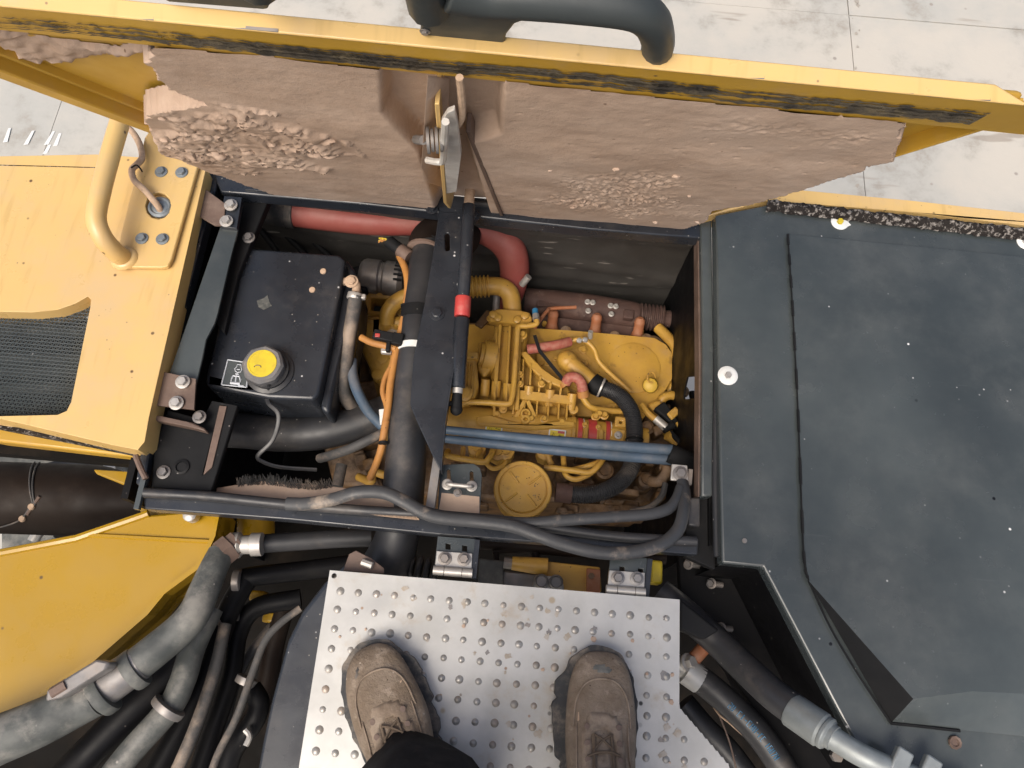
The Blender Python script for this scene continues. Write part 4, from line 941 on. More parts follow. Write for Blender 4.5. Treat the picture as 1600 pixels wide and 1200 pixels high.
# ang 0 is the top of the cylinder; negative turns away from the viewer
for t in (.25, .555):
    l = on_cyl(t, -.017, .017, .10, .80, .0362, m_white, 'warning_label', cao)
    on_cyl(t, -.0145, .0145, .17, .73, .0362, m_lab, 'label_field', l, .0012)
    on_cyl(t, .001, .0145, .17, .30, .0362, m_redp, 'label_heading', l, .0016)
    d = ax.normalized(); u = d.cross(Vector((0, 0, 1))).normalized(); v = u.cross(d)
    cpos = lambda s, a: a0+d*(t*Lc+s)+(u*math.sin(a)+v*math.cos(a))*.0378
    MB().tube([cpos(-.011, .62), cpos(-.0075, .28), cpos(-.003, .62), cpos(-.011, .62)], .0006, 4, smooth=False).build('warning_triangle', m_blkm, l)
    MB().tube([cpos(.003, .62), cpos(.012, .62), cpos(.012, .45), cpos(.003, .42), cpos(.006, .36)], .0006, 4, smooth=False).build('warning_sign', m_blkm, l)
for t, w_ in ((.665, .010), (.725, .018), (.80, .009)):
    d = ax.normalized(); c = a0+ax*t
    MB().lathe(c-d*w_/2, d, [(.0335, 0), (.036, .001), (.036, w_-.001), (.0335, w_)], 28).build('red_band', m_redp, cao)
    if w_ < .012: MB().lathe(c+d*(w_/2+.001), d, [(.034, 0), (.0355, .0005), (.0355, .0015), (.034, .002)], 28).build('white_band', m_white, cao)
for t in (.69, .765):
    c = a0+ax*t; MB().box(c+Vector((0, -.012, .03)), (.010, .036, .018)).build('clamp_bracket', m_eng, cao, bevel=.002)
    eb_((p(0, 0, 0) and (914 if t < .7 else 935), 664 if t < .7 else 668, -.222), .004, .008, parent=cao)
ep('sensor_block', [(956, 668), (978, 672), (974, 692), (952, 686)], -.22, .02, m_eng, .002, parent=cao)
eb_((966, 680, -.219), .0055, .006, m_steel, cao)
ep('eye_bracket', [(962, 650), (978, 652), (978, 668), (960, 666)], -.225, .01, m_eng, .002, holes=[[(968, 657), (973, 658), (972, 662), (967, 661)]])
# breather elbow and pipes
be = MB(); be.sphere(p(886, 564, -.25), .0225, 20); be.tube(ps([(888, 566, -.25), (905, 580, -.248), (922, 594, -.246), (930, 600, -.246)], 0), [.0195, .0175, .0165, .0165], 20)
beo = be.build('breather_elbow', m_eng, en)
MB().lathe(p(884, 558, -.228), (0, 0, 1), [(.005, -.004), (.005, .001), (.003, .0012)], 14).build('elbow_plug', m_eng, beo)
for nm, pts, r, m in (
    ('injector_pipe', [(838, 500, -.20), (838, 506, -.2), (826, 509, -.2), (812, 510, -.2), (809, 516, -.2), (807, 545, -.2), (803, 600, -.2), (799, 625, -.2), (792, 631, -.2), (760, 629, -.2), (730, 629, -.2), (716, 636, -.2)], .0058, m_eng),
    ('coolant_line', [(890, 535, -.25), (902, 530, -.245), (914, 532, -.245), (928, 545, -.25), (936, 565, -.255), (955, 585, -.26), (985, 612, -.27)], .0052, m_eng),
    ('return_line', [(910, 618, -.23), (915, 628, -.235), (925, 637, -.24), (945, 641, -.25), (985, 644, -.26)], .0066, m_eng),
    ('support_wire', [(900, 480, -.27), (862, 482, -.26), (855, 486, -.25), (840, 505, -.235), (836, 512, -.23)], .004, m_boot_o),
    ('side_pipe', [(1028, 512, -.32), (1044, 528, -.31), (1056, 545, -.305), (1059, 580, -.31), (1054, 600, -.32), (1045, 612, -.33)], .0125, m_eng),
    ('loop_pipe', [(1030, 640, -.3), (1036, 622, -.29), (1052, 618, -.29), (1066, 628, -.3), (1072, 645, -.32)], .010, m_eng),
    ('low_pipe', [(700, 705, -.25), (700, 712, -.22), (730, 718, -.21), (756, 722, -.21), (764, 716, -.21), (770, 706, -.22), (772, 696, -.25)], .0062, m_eng),
    ('low_pipe', [(724, 700, -.25), (722, 714, -.24), (715, 716, -.24)], .005, m_eng),
    ('low_pipe', [(750, 704, -.24), (744, 714, -.23), (740, 720, -.23)], .005, m_eng),
    ('low_pipe', [(758, 722, -.25), (770, 732, -.25), (785, 728, -.25), (792, 720, -.25)], .005, m_eng),
    ('low_pipe', [(850, 730, -.21), (870, 732, -.21), (900, 736, -.21), (922, 738, -.21), (936, 726, -.21), (946, 710, -.23)], .0062, m_eng),
    ('low_pipe', [(880, 700, -.24), (881, 725, -.23), (884, 742, -.22), (898, 749, -.22), (915, 744, -.22), (925, 738, -.22)], .0055, m_eng),
    ('low_pipe', [(890, 735, -.24), (915, 729, -.23), (935, 722, -.23), (945, 712, -.24)], .0055, m_eng),
    ('low_pipe', [(858, 700, -.24), (857, 715, -.24), (862, 726, -.24)], .006, m_eng),
    ('drain_pipe', [(1042, 730, -.24), (1040, 740, -.24), (1030, 752, -.24), (1015, 752, -.25)], .011, m_engd)):
    et(nm, pts, r, m)
et('braided_sleeve', [(824, 546, -.235), (845, 543, -.232), (870, 539, -.235), (890, 534, -.245)], .0105, m_pink, 14)
eb_((816, 524, -.22), .007, .01)
et('heater_elbow', [(884, 598, -.225), (890, 590, -.215), (900, 590, -.212), (908, 598, -.215), (911, 612, -.225)], .011, m_pink, 14)
for a, b in (((882, 596, -.226), (886, 602, -.228)), ((910, 610, -.222), (912, 620, -.23))): et('ferrule', [a, b], .0125, m_orange, 12, n=2)
bs = MB(); bs.prism(ps([(833, 524), (838, 523), (845, 546), (884, 594), (880, 597), (841, 549)], -.218), .003); bs.build('zip_tie', m_blkm, en)
et('blue_plug', [(836, 484, -.22), (837, 497, -.215)], .0065, m_blup, 10, n=2); et('plug_ring', [(837, 492, -.217), (838, 500, -.213)], .0075, m_steel, 10, n=2)
# injector / fuel pump cluster at the right end
fp = thing('fuel_pump', 'cluster of fuel pump parts and black connectors at the engine right end', 'fuel pump', p(1050, 650, -.4))
def fx(name, pts, z, dr, m, bv=.004): return MB().prism(ps(pts, z), dr).build(name, m, fp, bevel=bv)
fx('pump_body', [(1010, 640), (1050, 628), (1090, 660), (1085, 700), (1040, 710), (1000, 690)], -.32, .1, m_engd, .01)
fx('pump_head', [(1012, 632), (1028, 622), (1062, 660), (1048, 674)], -.27, .06, m_eng, .006)
fx('black_cover', [(1022, 638), (1038, 626), (1046, 636), (1064, 664), (1058, 670)], -.255, .02, m_blkm, .004)
fx('solenoid', [(1042, 646), (1056, 634), (1064, 644), (1050, 656)], -.25, .03, m_eng, .003)
for a in ((1062, 648), (1066, 652), (1056, 660)): fx('terminal', [(a[0], a[1]), (a[0]+10, a[1]-4), (a[0]+13, a[1]+3), (a[0]+3, a[1]+7)], -.25, .02, m_eng, .002)
fx('sensor_body', [(1020, 666), (1034, 662), (1038, 676), (1024, 682)], -.26, .04, m_engd, .004)
MB().cyl(p(1024, 654, -.25), p(1040, 668, -.25), .009, 12).build('banjo', m_steel, fp)
MB().cyl(p(1036, 672, -.25), p(1052, 664, -.25), .008, 12).build('connector', m_blkm, fp)
MB().cyl(p(1042, 680, -.25), p(1058, 690, -.26), .010, 12).build('plug', m_eng, fp)
for q in ((1011, 669, -.27), (1066, 612, -.28), (1072, 672, -.27)): MB().bolt(p(*q), r=.010, h=.01).build('bolt', m_engd, fp)
MB().tube(ps([(1003, 632, -.26), (1012, 645, -.255), (1025, 656, -.25)], 0), .007, 10).build('pipe', m_eng, fp)
MB().tube(ps([(1080, 612, -.3), (1086, 640, -.3), (1084, 668, -.3), (1078, 690, -.3)], 0), .007, 10).build('loom', m_blkm, fp)
MB().tube(ps([(1048, 676, -.25), (1062, 690, -.24), (1075, 702, -.25), (1085, 715, -.27)], 0), .006, 10).build('loom', m_blkm, fp)
MB().lathe(p(1077, 685, -.31), (0, 0, 1), [(.03, 0), (.03, .01), (.024, .012), (.022, -.01)], 22).build('port_ring', m_engd, fp)
pl2 = MB(); pl2.lathe(p(1016, 602, -.27), (-.15, -.35, .9), [(.016, -.02), (.017, 0), (.015, .004), (.015, .012), (.010, .015)], 12)
pl2.build('filler_plug', m_plug, fp)
MB().tube([p(1018, 590, -.25)+Vector((.009*math.cos(a), .012*math.sin(a), 0)) for a in (0, 1, 2, 3, 4, 5)], .0016, 6).build('plug_ring', m_eng, fp)
for k in range(12):
    q = (rnd.uniform(990, 1075), rnd.uniform(690, 780)); s = rnd.uniform(8, 20)
    fx('casting_lug', [(q[0], q[1]), (q[0]+s, q[1]+2), (q[0]+s-2, q[1]+s*.8), (q[0]-2, q[1]+s*.7)], rnd.uniform(-.33, -.27), .06, m_engd, .004)
# small castings below the blue hoses
for k in range(36):
    q = (rnd.uniform(700, 1000), rnd.uniform(690, 800)); s = rnd.uniform(8, 26)
    if math.hypot(q[0]-817, q[1]-763) < 58: continue
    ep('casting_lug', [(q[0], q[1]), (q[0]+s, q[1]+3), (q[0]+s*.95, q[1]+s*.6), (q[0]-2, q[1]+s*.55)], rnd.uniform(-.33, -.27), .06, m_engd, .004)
for q in ((745, 700), (790, 705), (852, 706), (778, 706)): MB().lathe(p(*q, -.245), (0, 0, 1), [(.018, -.04), (.018, 0), (.009, .002), (.009, .008)], 8).build('banjo_bolt', m_eng, en)
for q in ((945, 735, .02), (880, 742, .016), (1010, 750, .018)): MB().lathe(p(q[0], q[1], -.27), (0, 0, 1), [(q[2], -.06), (q[2], -.01), (q[2]*.9, 0), (q[2]*.6, .002), (q[2]*.6, .01)], 18).build('boss', m_engd, en)
ep('lower_rail', [(890, 752), (1000, 765), (1000, 775), (890, 762)], -.27, .05, m_engd, .003)
ep('lower_rail', [(880, 785), (1000, 790), (1010, 812), (870, 808)], -.29, .05, m_engd, .003)
# filter cap
fc = thing('filter_cap', 'round yellow filter cap with a raised cross', 'filter cap', p(817, 763, -.25))
zc = p(817, 764, -.165)
MB().lathe(zc, (0, 0, 1), [(.050, -.07), (.050, -.012), (.0545, -.010), (.0545, -.002), (.0525, .0), (.0465, .0), (.0455, -.0025), (.044, -.003), (.043, .0005), (.003, .0015)], 56).build('cap_body', m_eng, fc)
for a in (45, 135, 225, 315):
    d = Vector((math.cos(R(a-4)), math.sin(R(a-4)), 0)); Rm = Matrix.Rotation(R(a-4), 3, 'Z')
    MB().box(zc+d*.027+Vector((0, 0, .0015)), (.028, .0042, .005), Rm).build('cross_rib', m_eng, fc, bevel=.0018)
cr = MB()
for k in range(26):
    a = rnd.choice((20, 70, 120, -25)); rr = rnd.uniform(.02, .038); q = zc+Vector((math.cos(R(a+rnd.gauss(0, 8)))*rr, math.sin(R(a+rnd.gauss(0, 8)))*rr, .0018)); cr.sphere(q, rnd.uniform(.0006, .0013), 6, (1, 1, .4))
o = cr.build('dirt_spots', m_foam, fc); o['kind'] = 'stuff'
# corrugated black hose from the breather to the filter head
ch = thing('corrugated_hose', 'black corrugated hose looping from the breather elbow down to the filter', 'hose', p(985, 680, -.25))
pth = [(938, 606, -.245), (952, 610, -.243), (970, 620, -.238), (985, 640, -.23), (991, 665, -.225), (991, 690, -.22), (990, 712, -.22), (984, 735, -.215), (968, 754, -.21), (945, 767, -.205), (915, 773, -.205), (884, 771, -.205)]
MB().tube(ps(pth, 0), .0155, 20, corr=(.0042, .0016)).build('hose', m_rub, ch)
MB().tube(ps([(924, 596, -.246), (932, 602, -.246), (944, 608, -.245)], 0), [.0205, .0215, .0195], 20, n=3).build('cuff', m_blkm, ch)
clamp(ch, p(936, 604, -.246), p(943, 607, -.246), .0205, .005, m_steel)
clamp(ch, p(991, 684, -.22), p(991, 690, -.22), .0175, .004, m_blkm, 'zip_tie')
MB().tube(ps([(893, 772, -.205), (868, 769, -.205)], 0), .019, 18, n=2).build('end_cuff', m_exh, ch)
# twin blue hoses
for k, (A_, B_, lab) in enumerate((((690, 671), (1050, 703), 'upper of the two parallel blue hoses across the engine'), ((690, 685), (1048, 718), 'lower of the two parallel blue hoses across the engine'))):
    pts = [(A_[0]+(B_[0]-A_[0])*t, A_[1]+(B_[1]-A_[1])*t+2*math.sin(t*3), -.12-.01*k) for t in (0, .2, .4, .6, .8, 1)]
    hose('blue_hose', pts, [.0078, .0088, .0095, .0102, .0104], m_blue, lab, group='twin blue hoses')
sl = hose('hose_sleeve', [(1046, 708, -.118), (1062, 715, -.12), (1078, 722, -.13), (1088, 738, -.15), (1092, 760, -.18)], .0185, m_blkm, 'black sleeve over the right ends of the blue hoses', 'sleeve', flat=.8)
cl = thing('clamp_block', 'square zinc pipe clamp with a bolt at the right end of the blue hoses', 'clamp', p(1062, 740, -.06))
MB().prism(ps([(1050, 725), (1074, 727), (1076, 752), (1048, 750)], -.03), .006).build('clamp_plate', m_steel, cl, bevel=.001)
MB().prism(ps([(1076, 732), (1083, 733), (1081, 758), (1074, 757)], -.035), .03).build('bracket_tab', m_steeld, cl, bevel=.001)
MB().bolt(p(1063, 740, -.029), r=.009, h=.008).build('bolt', m_steeld, cl)
# ------------------------------------------------------------------ orange wiring loom
wi = thing('wiring_loom', 'orange wiring loom with black connectors hanging beside the air pipe', 'wiring', p(600, 640, -.1))
MB().tube(ps([(624, 400, -.06), (633, 420, -.05), (637, 445, -.045), (634, 480, -.045), (628, 510, -.045), (622, 535, -.045), (616, 565, -.045), (610, 600, -.045), (607, 630, -.045), (601, 670, -.05), (596, 700, -.06), (588, 725, -.08), (578, 748, -.1)], 0), .0068, 10).build('loom', m_orange, wi)
MB().tube(ps([(617, 545, -.05), (612, 570, -.055), (602, 590, -.055), (598, 612, -.052), (604, 635, -.048), (604, 660, -.045)], 0), .005, 10).build('branch', m_orange, wi)
MB().tube(ps([(564, 527, -.05), (580, 535, -.045), (600, 540, -.04), (618, 545, -.042)], 0), .0065, 10).build('branch', m_orange, wi)
c1 = MB(); c1.cyl(p(608, 378, -.06), p(632, 396, -.055), .0125, 10); c1o = c1.build('connector', m_blkm, wi)
MB().cyl(p(625, 391, -.056), p(640, 402, -.054), .0135, 12).build('connector_boot', m_rust, wi)
for k in range(6): MB().tube(ps([(608+rnd.uniform(-2, 3), 378+rnd.uniform(-4, 4), -.056), (600+rnd.uniform(-4, 3), 374+rnd.uniform(-3, 6), -.05), (595+rnd.uniform(-4, 4), 376+rnd.uniform(-6, 6), -.052)], 0), .0017, 6).build('wire_end', m_orange if k % 2 else m_cap, wi)
c2 = MB(); c2.box(p(603, 527, -.035), (.045, .018, .018), Matrix.Rotation(-.12, 3, 'Z')); c2.box(p(622, 532, -.035), (.020, .022, .022), Matrix.Rotation(-.12, 3, 'Z')); c2.box(p(607, 542, -.035), (.008, .02, .012))
c2.build('connector', m_blkm, wi, bevel=.002)
MB().box(p(590, 524, -.026), (.009, .007, .004)).build('connector_lock', m_redp, wi, bevel=.001)
MB().box(p(604, 548, -.045), (.02, .014, .012)).build('connector', m_steel, wi, bevel=.003)
for q in ((633, 478), (599, 692)): MB().lathe(p(q[0], q[1], -.046), (-.1, 1, 0), [(.0085, -.002), (.0085, .002)], 12).build('cable_tie', m_blkm, wi)
tg = MB(); tg.sheet(ps([(592, 640), (604, 638), (606, 662), (594, 664)], -.06), .001); tg.build('tag', m_white, wi)
# ------------------------------------------------------------------ loose rubber door seals over the front rail
ls = hose('rubber_seal', [(448, 787, .006), (480, 787, .012), (520, 780, .02), (560, 769, .028), (600, 770, .03), (632, 784, .026), (660, 800, .022), (690, 809, .02), (750, 815, .02), (800, 822, .02), (840, 836, .02), (880, 850, .02), (930, 862, .02), (980, 864, .02), (1030, 852, .018), (1058, 830, .01), (1068, 800, 0.), (1070, 770, -.02), (1066, 752, -.03)], .0108, m_seal, 'long loose rubber door seal drooping over the front rail', 'seal', 12, flat=.7)
ls2 = hose('rubber_seal', [(640, 792, .004), (690, 806, .004), (760, 812, .004), (820, 817, .006), (880, 813, .008), (950, 808, .008), (1010, 804, .004), (1042, 796, -.002), (1056, 782, -.01), (1064, 762, -.02)], .0095, m_seal, 'upper rubber seal lying just above the front rail below the filter cap', 'seal', 12, flat=.7)
hose('drain_hose', [(1040, 755, -.2), (1034, 775, -.2), (1015, 792, -.2), (985, 800, -.21)], .006, m_rubd, 'thin brown drain hose below the zinc clamp', seg=8)
# ------------------------------------------------------------------ valve block and pipes between front rail and tread plate
vb = thing('valve_block', 'yellow hydraulic valve block between the two tread plate hinges', 'valve', p(880, 895, -.25))
MB().prism(ps([(846, 876), (938, 886), (940, 925), (845, 925)], -.16), .08).build('block', m_eng, vb, bevel=.003)
MB().prism(ps([(917, 888), (938, 890), (938, 926), (917, 924)], -.152), .02).build('end_cap', m_boot_o, vb, bevel=.001)
MB().lathe(p(924, 900, -.152), (0, 0, 1), [(.006, 0), (.006, .002), (.003, .002)], 6).build('plug', m_engd, vb)
MB().cyl(p(800, 880, -.15), p(855, 886, -.15), .012, 16, .016).build('spool_cap', m_eng, vb)
MB().cyl(p(787, 879, -.15), p(802, 881, -.15), .010, 8).build('solenoid', m_steeld, vb)
MB().prism(ps([(786, 892), (850, 898), (846, 925), (785, 920)], -.17), .05).build('side_block', m_steeld, vb, bevel=.004)
for q in ((846, 908), (869, 909)): MB().lathe(p(*q, -.13), (0, 0, 1), [(.0125, -.03), (.0125, 0), (.0105, .002), (.009, 0), (.009, -.004)], 20).build('bolt_head', m_steeld, vb)
MB().prism(ps([(836, 898), (875, 901), (882, 915), (880, 925), (832, 922)], -.145), .02).build('flange', m_steel, vb, bevel=.004)
MB().prism(ps([(748, 872), (788, 876), (786, 925), (746, 920)], -.17), .05).build('grey_block', m_hose, vb, bevel=.003)
for k, q in enumerate(((640, 885), (652, 888), (664, 891), (676, 894))): MB().lathe(p(*q, -.11), (1, -.1, 0), [(.02, 0), (.024, .004), (.02, .008)], 16).build('bellows_ring', m_rub, vb)
MB().box(p(1024, 895, -.12), (.02, .04, .03)).build('bracket', m_cap, vb, bevel=.004)
lp = thing('lower_pipes', 'dark pipes in the gap under the front rail', 'pipes', p(880, 860, -.3))
for a, b, r in (((740, 848), (1040, 872), .012), ((770, 862), (850, 858), .006), ((775, 850), (776, 890), .005), ((835, 850), (838, 875), .008)):
    MB().cyl(p(*a, -.22), p(*b, -.22), r, 10).build('pipe', m_cylb, lp)
hose('hydraulic_hose', [(385, 851, -.12), (400, 850, -.12), (460, 846, -.13), (520, 842, -.14), (580, 840, -.15)], .0165, m_rub, 'black printed hydraulic hose running right from the hex elbow')
tx = MB()
for i in range(15):
    a = 434+i*7.6; tx.sheet([p(a, 847.5-.1*i, -.1045), p(a+rnd.uniform(2, 5.5), 847.3-.1*i, -.1045), p(a+4.5, 849.3-.1*i, -.1042), p(a, 849.5-.1*i, -.1042)], .0004)
# ------------------------------------------------------------------ yellow boom foot plate bottom left
bo = thing('boom_foot', 'smooth yellow boom plate under the thick grey hose', 'boom', p(150, 940, -.35))
ZY = -.13
outer = [(-300, 935), (0, 866), (120, 842), (222, 806), (300, 798), (352, 806), (345, 842), (328, 880), (318, 893), (268, 930), (242, 962), (150, 1042), (0, 1142), (-300, 1300)]
MB().prism(ps(outer, ZY), .04).build('web_plate', m_boom, bo, bevel=.004)
lipp = ps([(0, 866), (120, 842), (222, 806)], ZY+.012)
MB().tube(ps([(-300, 932, ZY), (0, 864, ZY), (120, 841, ZY), (222, 806, ZY), (232, 802, ZY)], 0), .007, 8, smooth=False).build('edge_weld', m_boom, bo)
MB().tube(ps([(140, 836, ZY+.002), (330, 846, ZY+.002)], 0), .004, 6, n=2).build('weld_seam', m_boom, bo)
fl = ps([(352, 806), (345, 842), (328, 880), (318, 893), (268, 930), (242, 962), (150, 1042), (0, 1142), (-300, 1300)], ZY)
m = MB()
for a, b in zip(fl, fl[1:]):
    t = (b-a).normalized().cross(Vector((0, 0, 1)))*.0
    m.add([a+Vector((0, 0, .03)), b+Vector((0, 0, .03)), b-Vector((0, 0, .06)), a-Vector((0, 0, .06)), a+Vector((-.006, .006, .03)), b+Vector((-.006, .006, .03)), b+Vector((-.006, .006, -.06)), a+Vector((-.006, .006, -.06))], [(0, 1, 2, 3), (4, 7, 6, 5), (0, 4, 5, 1), (0, 3, 7, 4), (1, 5, 6, 2), (3, 2, 6, 7)])
m.build('edge_flange', m_boom, bo)
MB().cyl(p(400, 790, -.25), p(400, 860, -.25), .035, 18).build('pin_boss', m_boom, bo)
MB().lathe(p(296, 804, ZY+.03), (0, 0, 1), [(.012, -.02), (.012, 0), (.008, .003)], 12).build('lug_bolt', m_steel, bo)
MB().prism(ps([(216, 788), (350, 800), (352, 812), (222, 812)], ZY-.02), .04).build('end_plate', m_boom, bo, bevel=.003)
# ------------------------------------------------------------------ dark cylinder under the left cover, with wire tie
dc = thing('dark_tube', 'thick dark brown tube below the yellow cover with a wire tied round it', 'tube', p(60, 790, -.5))
ca_, cb_ = p(-260, 768, -.36), p(260, 786, -.36); dd = cb_-ca_
MB().lathe(ca_, dd, [(.074, 0), (.074, dd.length*.78), (.070, dd.length*.82), (.055, dd.length*.9), (.05, dd.length)], 40).build('barrel', m_cylb, dc)
dn = dd.normalized(); uu = dn.cross(Vector((0, 0, 1))).normalized()
def around(t, a, r=.0755): return ca_+dd*t+(Vector((0, 0, 1))*math.cos(a)+uu*math.sin(a))*r
for s0, s1 in ((.60, .665), (.615, .67)):
    MB().tube([around(s0+(s1-s0)*k/6, -1.2+k*.26) for k in range(7)], .0018, 6).build('tie_wire', m_rubd, dc)
MB().tube([around(.655, .42), around(.62, .8), around(.55, 1.1), around(.48, 1.35)], .0018, 6).build('tie_wire', m_rubd, dc)
for a, t in ((.4, .66), (.75, .63)): MB().lathe(around(t, a), (0, 0, 1), [(.007, 0), (.006, .004)], 10).build('wire_nut', m_beige, dc)
MB().cyl(around(.68, .12), around(.645, .62), .0035, 8).build('wire_bolt', m_rust, dc)
# the parts seen low down in the gap by the ground
ug = thing('track_parts', 'grey roller and pipes far below the yellow cover edge', 'roller', p(80, 740, -1.3))
MB().cyl(p(52, 742, -1.0), p(70, 738, -1.2), .10, 24).build('roller', m_hose, ug)
MB().cyl(p(70, 742, -1.05), p(160, 748, -1.05), .055, 16).build('shaft', m_rub, ug)
MB().prism(ps([(170, 722), (202, 724), (205, 740), (168, 736)], -.9), .1).build('bracket', m_hose, ug, bevel=.01)
MB().cyl(p(165, 734, -.85), p(185, 734, -.85), .02, 10).build('bolt', m_steel, ug)
MB().cyl(p(-100, 712, -1.2), p(48, 714, -1.2), .035, 12).build('rail', m_cylb, ug)
MB().prism(ps([(0, 820), (130, 820), (150, 850), (0, 880)], -.95), .1).build('lower_arm', m_hose, ug, bevel=.01)
MB().cyl(p(66, 822, -.7), p(52, 846, -.7), .014, 12).build('rod', m_steel, ug)
MB().cyl(p(95, 820, -.7), p(98, 836, -.7), .02, 12).build('rod', m_blkm, ug)
MB().prism(ps([(145, 733), (225, 738), (225, 762), (200, 760), (150, 740)], -.2), .03).build('frame_end', m_boom, ug, bevel=.003)
# ------------------------------------------------------------------ hydraulic lines bottom left
bh = thing('hydraulic_line', 'thick grey sleeved hydraulic line along the edge of the yellow boom', 'hose', p(200, 1040, -.2))
MB().tube(ps([(-120, 1215, -.06), (-30, 1168, -.06), (60, 1130, -.06), (150, 1086, -.06)], 0), [.040, .038, .036, .032], 24).build('steel_tube', m_hose, bh)
MB().tube(ps([(130, 1095, -.06), (180, 1062, -.06), (220, 1035, -.06)], 0), [.0325, .030, .0275], 24).build('bright_tube', m_steeld, bh)
MB().tube(ps([(200, 1050, -.06), (250, 1010, -.06), (285, 980, -.06), (305, 955, -.06), (318, 925, -.065), (333, 890, -.075), (345, 865, -.09)], 0), [.0275, .0268, .0262, .0255, .0245, .023, .022], 24).build('hose_end', m_hose, bh)
for q, r_, d in (((160, 1082, -.06), .0355, (.06, .035, 0)), ((210, 1046, -.06), .0318, (.06, .035, 0))):
    c = p(*q); dv = (p(210, 1046, -.06)-p(160, 1082, -.06)).normalized()
    MB().lathe(c-dv*.009, dv, [(r_, 0), (r_*1.04, .003), (r_*1.04, .015), (r_, .018)], 26).build('clamp_ring', m_hose, bh)
MB().prism(ps([(72, 1078, 0), (150, 1030, 0), (172, 1034, 0), (168, 1044, 0), (95, 1090, 0), (70, 1096, 0)], -.012), .03).build('clamp_shell', m_steeld, bh, bevel=.004)
MB().cyl(p(82, 1084, -.005), p(105, 1070, -.005), .010, 6).build('clamp_bolt', m_rust, bh)
MB().lathe(p(346, 866, -.09), p(372, 845, -.1)-p(346, 866, -.09), [(.026, 0), (.026, .018), (.022, .02), (.022, .032)], 6).build('hex_nut', m_rust, bh)
MB().lathe(p(364, 852, -.1), Vector((1, .12, 0)), [(.022, 0), (.022, .012), (.016, .016), (.016, .03), (.020, .032), (.020, .05)], 18).build('crimp', m_steel, bh)
lines = (
    ('grey sleeved line second from the yellow boom', [(140, 1260, -.12), (200, 1180, -.12), (262, 1110, -.12), (285, 1065, -.12), (302, 1010, -.13), (330, 950, -.14)], .021, m_hose),
    ('black hose wedged between the two grey sleeved lines', [(60, 1260, -.14), (150, 1165, -.14), (230, 1085, -.14), (275, 1040, -.15), (310, 970, -.16)], .027, m_deep),
    ('dark hose below the grey line, third from the boom', [(215, 1260, -.2), (275, 1150, -.2), (320, 1060, -.2), (355, 960, -.2), (385, 905, -.2)], .020, m_deep),
    ('dark hose with a steel ferrule at its upper end', [(290, 1270, -.24), (330, 1150, -.24), (360, 1060, -.24), (372, 990, -.24), (400, 950, -.24), (470, 935, -.25)], .018, m_deep),
    ('dark hose running right below the printed hose', [(370, 906, -.2), (400, 900, -.2), (470, 892, -.22), (560, 880, -.24)], .018, m_deep),
    ('thin looped cable in front of the tread step guard', [(470, 950, -.16), (440, 972, -.16), (415, 1000, -.16), (395, 1050, -.16), (370, 1120, -.16), (340, 1180, -.16), (320, 1240, -.16)], .0065, m_rubd),
    ('brown hose low between the lines and the step guard', [(300, 1300, -.32), (360, 1180, -.3), (410, 1090, -.3), (430, 1000, -.3), (450, 930, -.3)], .02, m_cylb),
    ('curled black hose beside the step guard', [(345, 1240, -.26), (365, 1170, -.22), (395, 1130, -.2), (405, 1100, -.2), (392, 1075, -.2)], .018, m_deep))
lines += (
    ('slim dark hose nearest the thick grey line, running to the bottom edge', [(250, 1260, -.17), (300, 1150, -.17), (335, 1050, -.17), (352, 975, -.18)], .011, m_rubd),
    ('thin grey hose crossing low in the dark gap', [(330, 1270, -.3), (345, 1160, -.28), (380, 1040, -.28), (440, 960, -.3)], .009, m_rubd),
    ('short rusty pipe deep between the dark hoses', [(400, 1120, -.34), (415, 1060, -.34), (420, 1010, -.34)], .014, m_rust))
for lab, pts, r, m in lines: hose('hydraulic_hose', pts, r, m, lab, 'hose', 14)
fe = thing('hose_fittings', 'steel ferrules on the dark hoses beside the yellow boom', 'fittings', p(380, 950, -.22))
for q, d, r in (((366, 908, -.19), (1, .1, 0), .02), ((362, 952, -.22), (1, .2, 0), .021), ((345, 968, -.2), (.6, -.8, 0), .019), ((382, 1070, -.19), (.3, 1, 0), .018), ((258, 1112, -.115), (.5, .85, 0), .0275)):
    MB().lathe(p(*q), d, [(r, 0), (r*1.05, .003), (r*1.05, .012), (r*.9, .014)], 18).build('ferrule', m_steeld, fe)
for q in ((405, 932), (425, 965)): MB().box(p(*q, -.3), (.03, .02, .03)).build('painted_block', m_boom, fe, bevel=.004)
MB().tube(ps([(383, 1140, -.17), (390, 1150, -.17), (384, 1165, -.17)], 0), .005, 8).build('clip', m_steel, fe)
# ------------------------------------------------------------------ hydraulic lines bottom right
h1 = thing('pressure_hose', 'thick black hose with a long crimped silver fitting by the black box', 'hose', p(1180, 1060, -.15))
MB().tube(ps([(1030, 925, -.11), (1075, 962, -.10), (1120, 1002, -.09), (1160, 1040, -.06), (1205, 1082, -.02), (1245, 1112, .01)], 0), .0245, 22).build('hose', m_rub, h1)
a_, b_ = p(1236, 1108, .005), p(1300, 1152, .045); d_ = b_-a_
MB().lathe(a_, d_, [(.0245, 0), (.0258, .003), (.026, d_.length*.75), (.023, d_.length*.8), (.023, d_.length*.9), (.0185, d_.length*.95), (.0185, d_.length*1.05)], 26).build('crimp_fitting', m_fit, h1)
MB().lathe(a_+d_*.8, d_, [(.0225, 0), (.0242, .002), (.0242, .006), (.0225, .008)], 24).build('crimp_ring', m_fit, h1)
MB().tube(ps([(1296, 1150, .043), (1350, 1182, .058), (1420, 1212, .06), (1520, 1245, .06)], 0), .0165, 22).build('steel_tube', m_fit, h1)
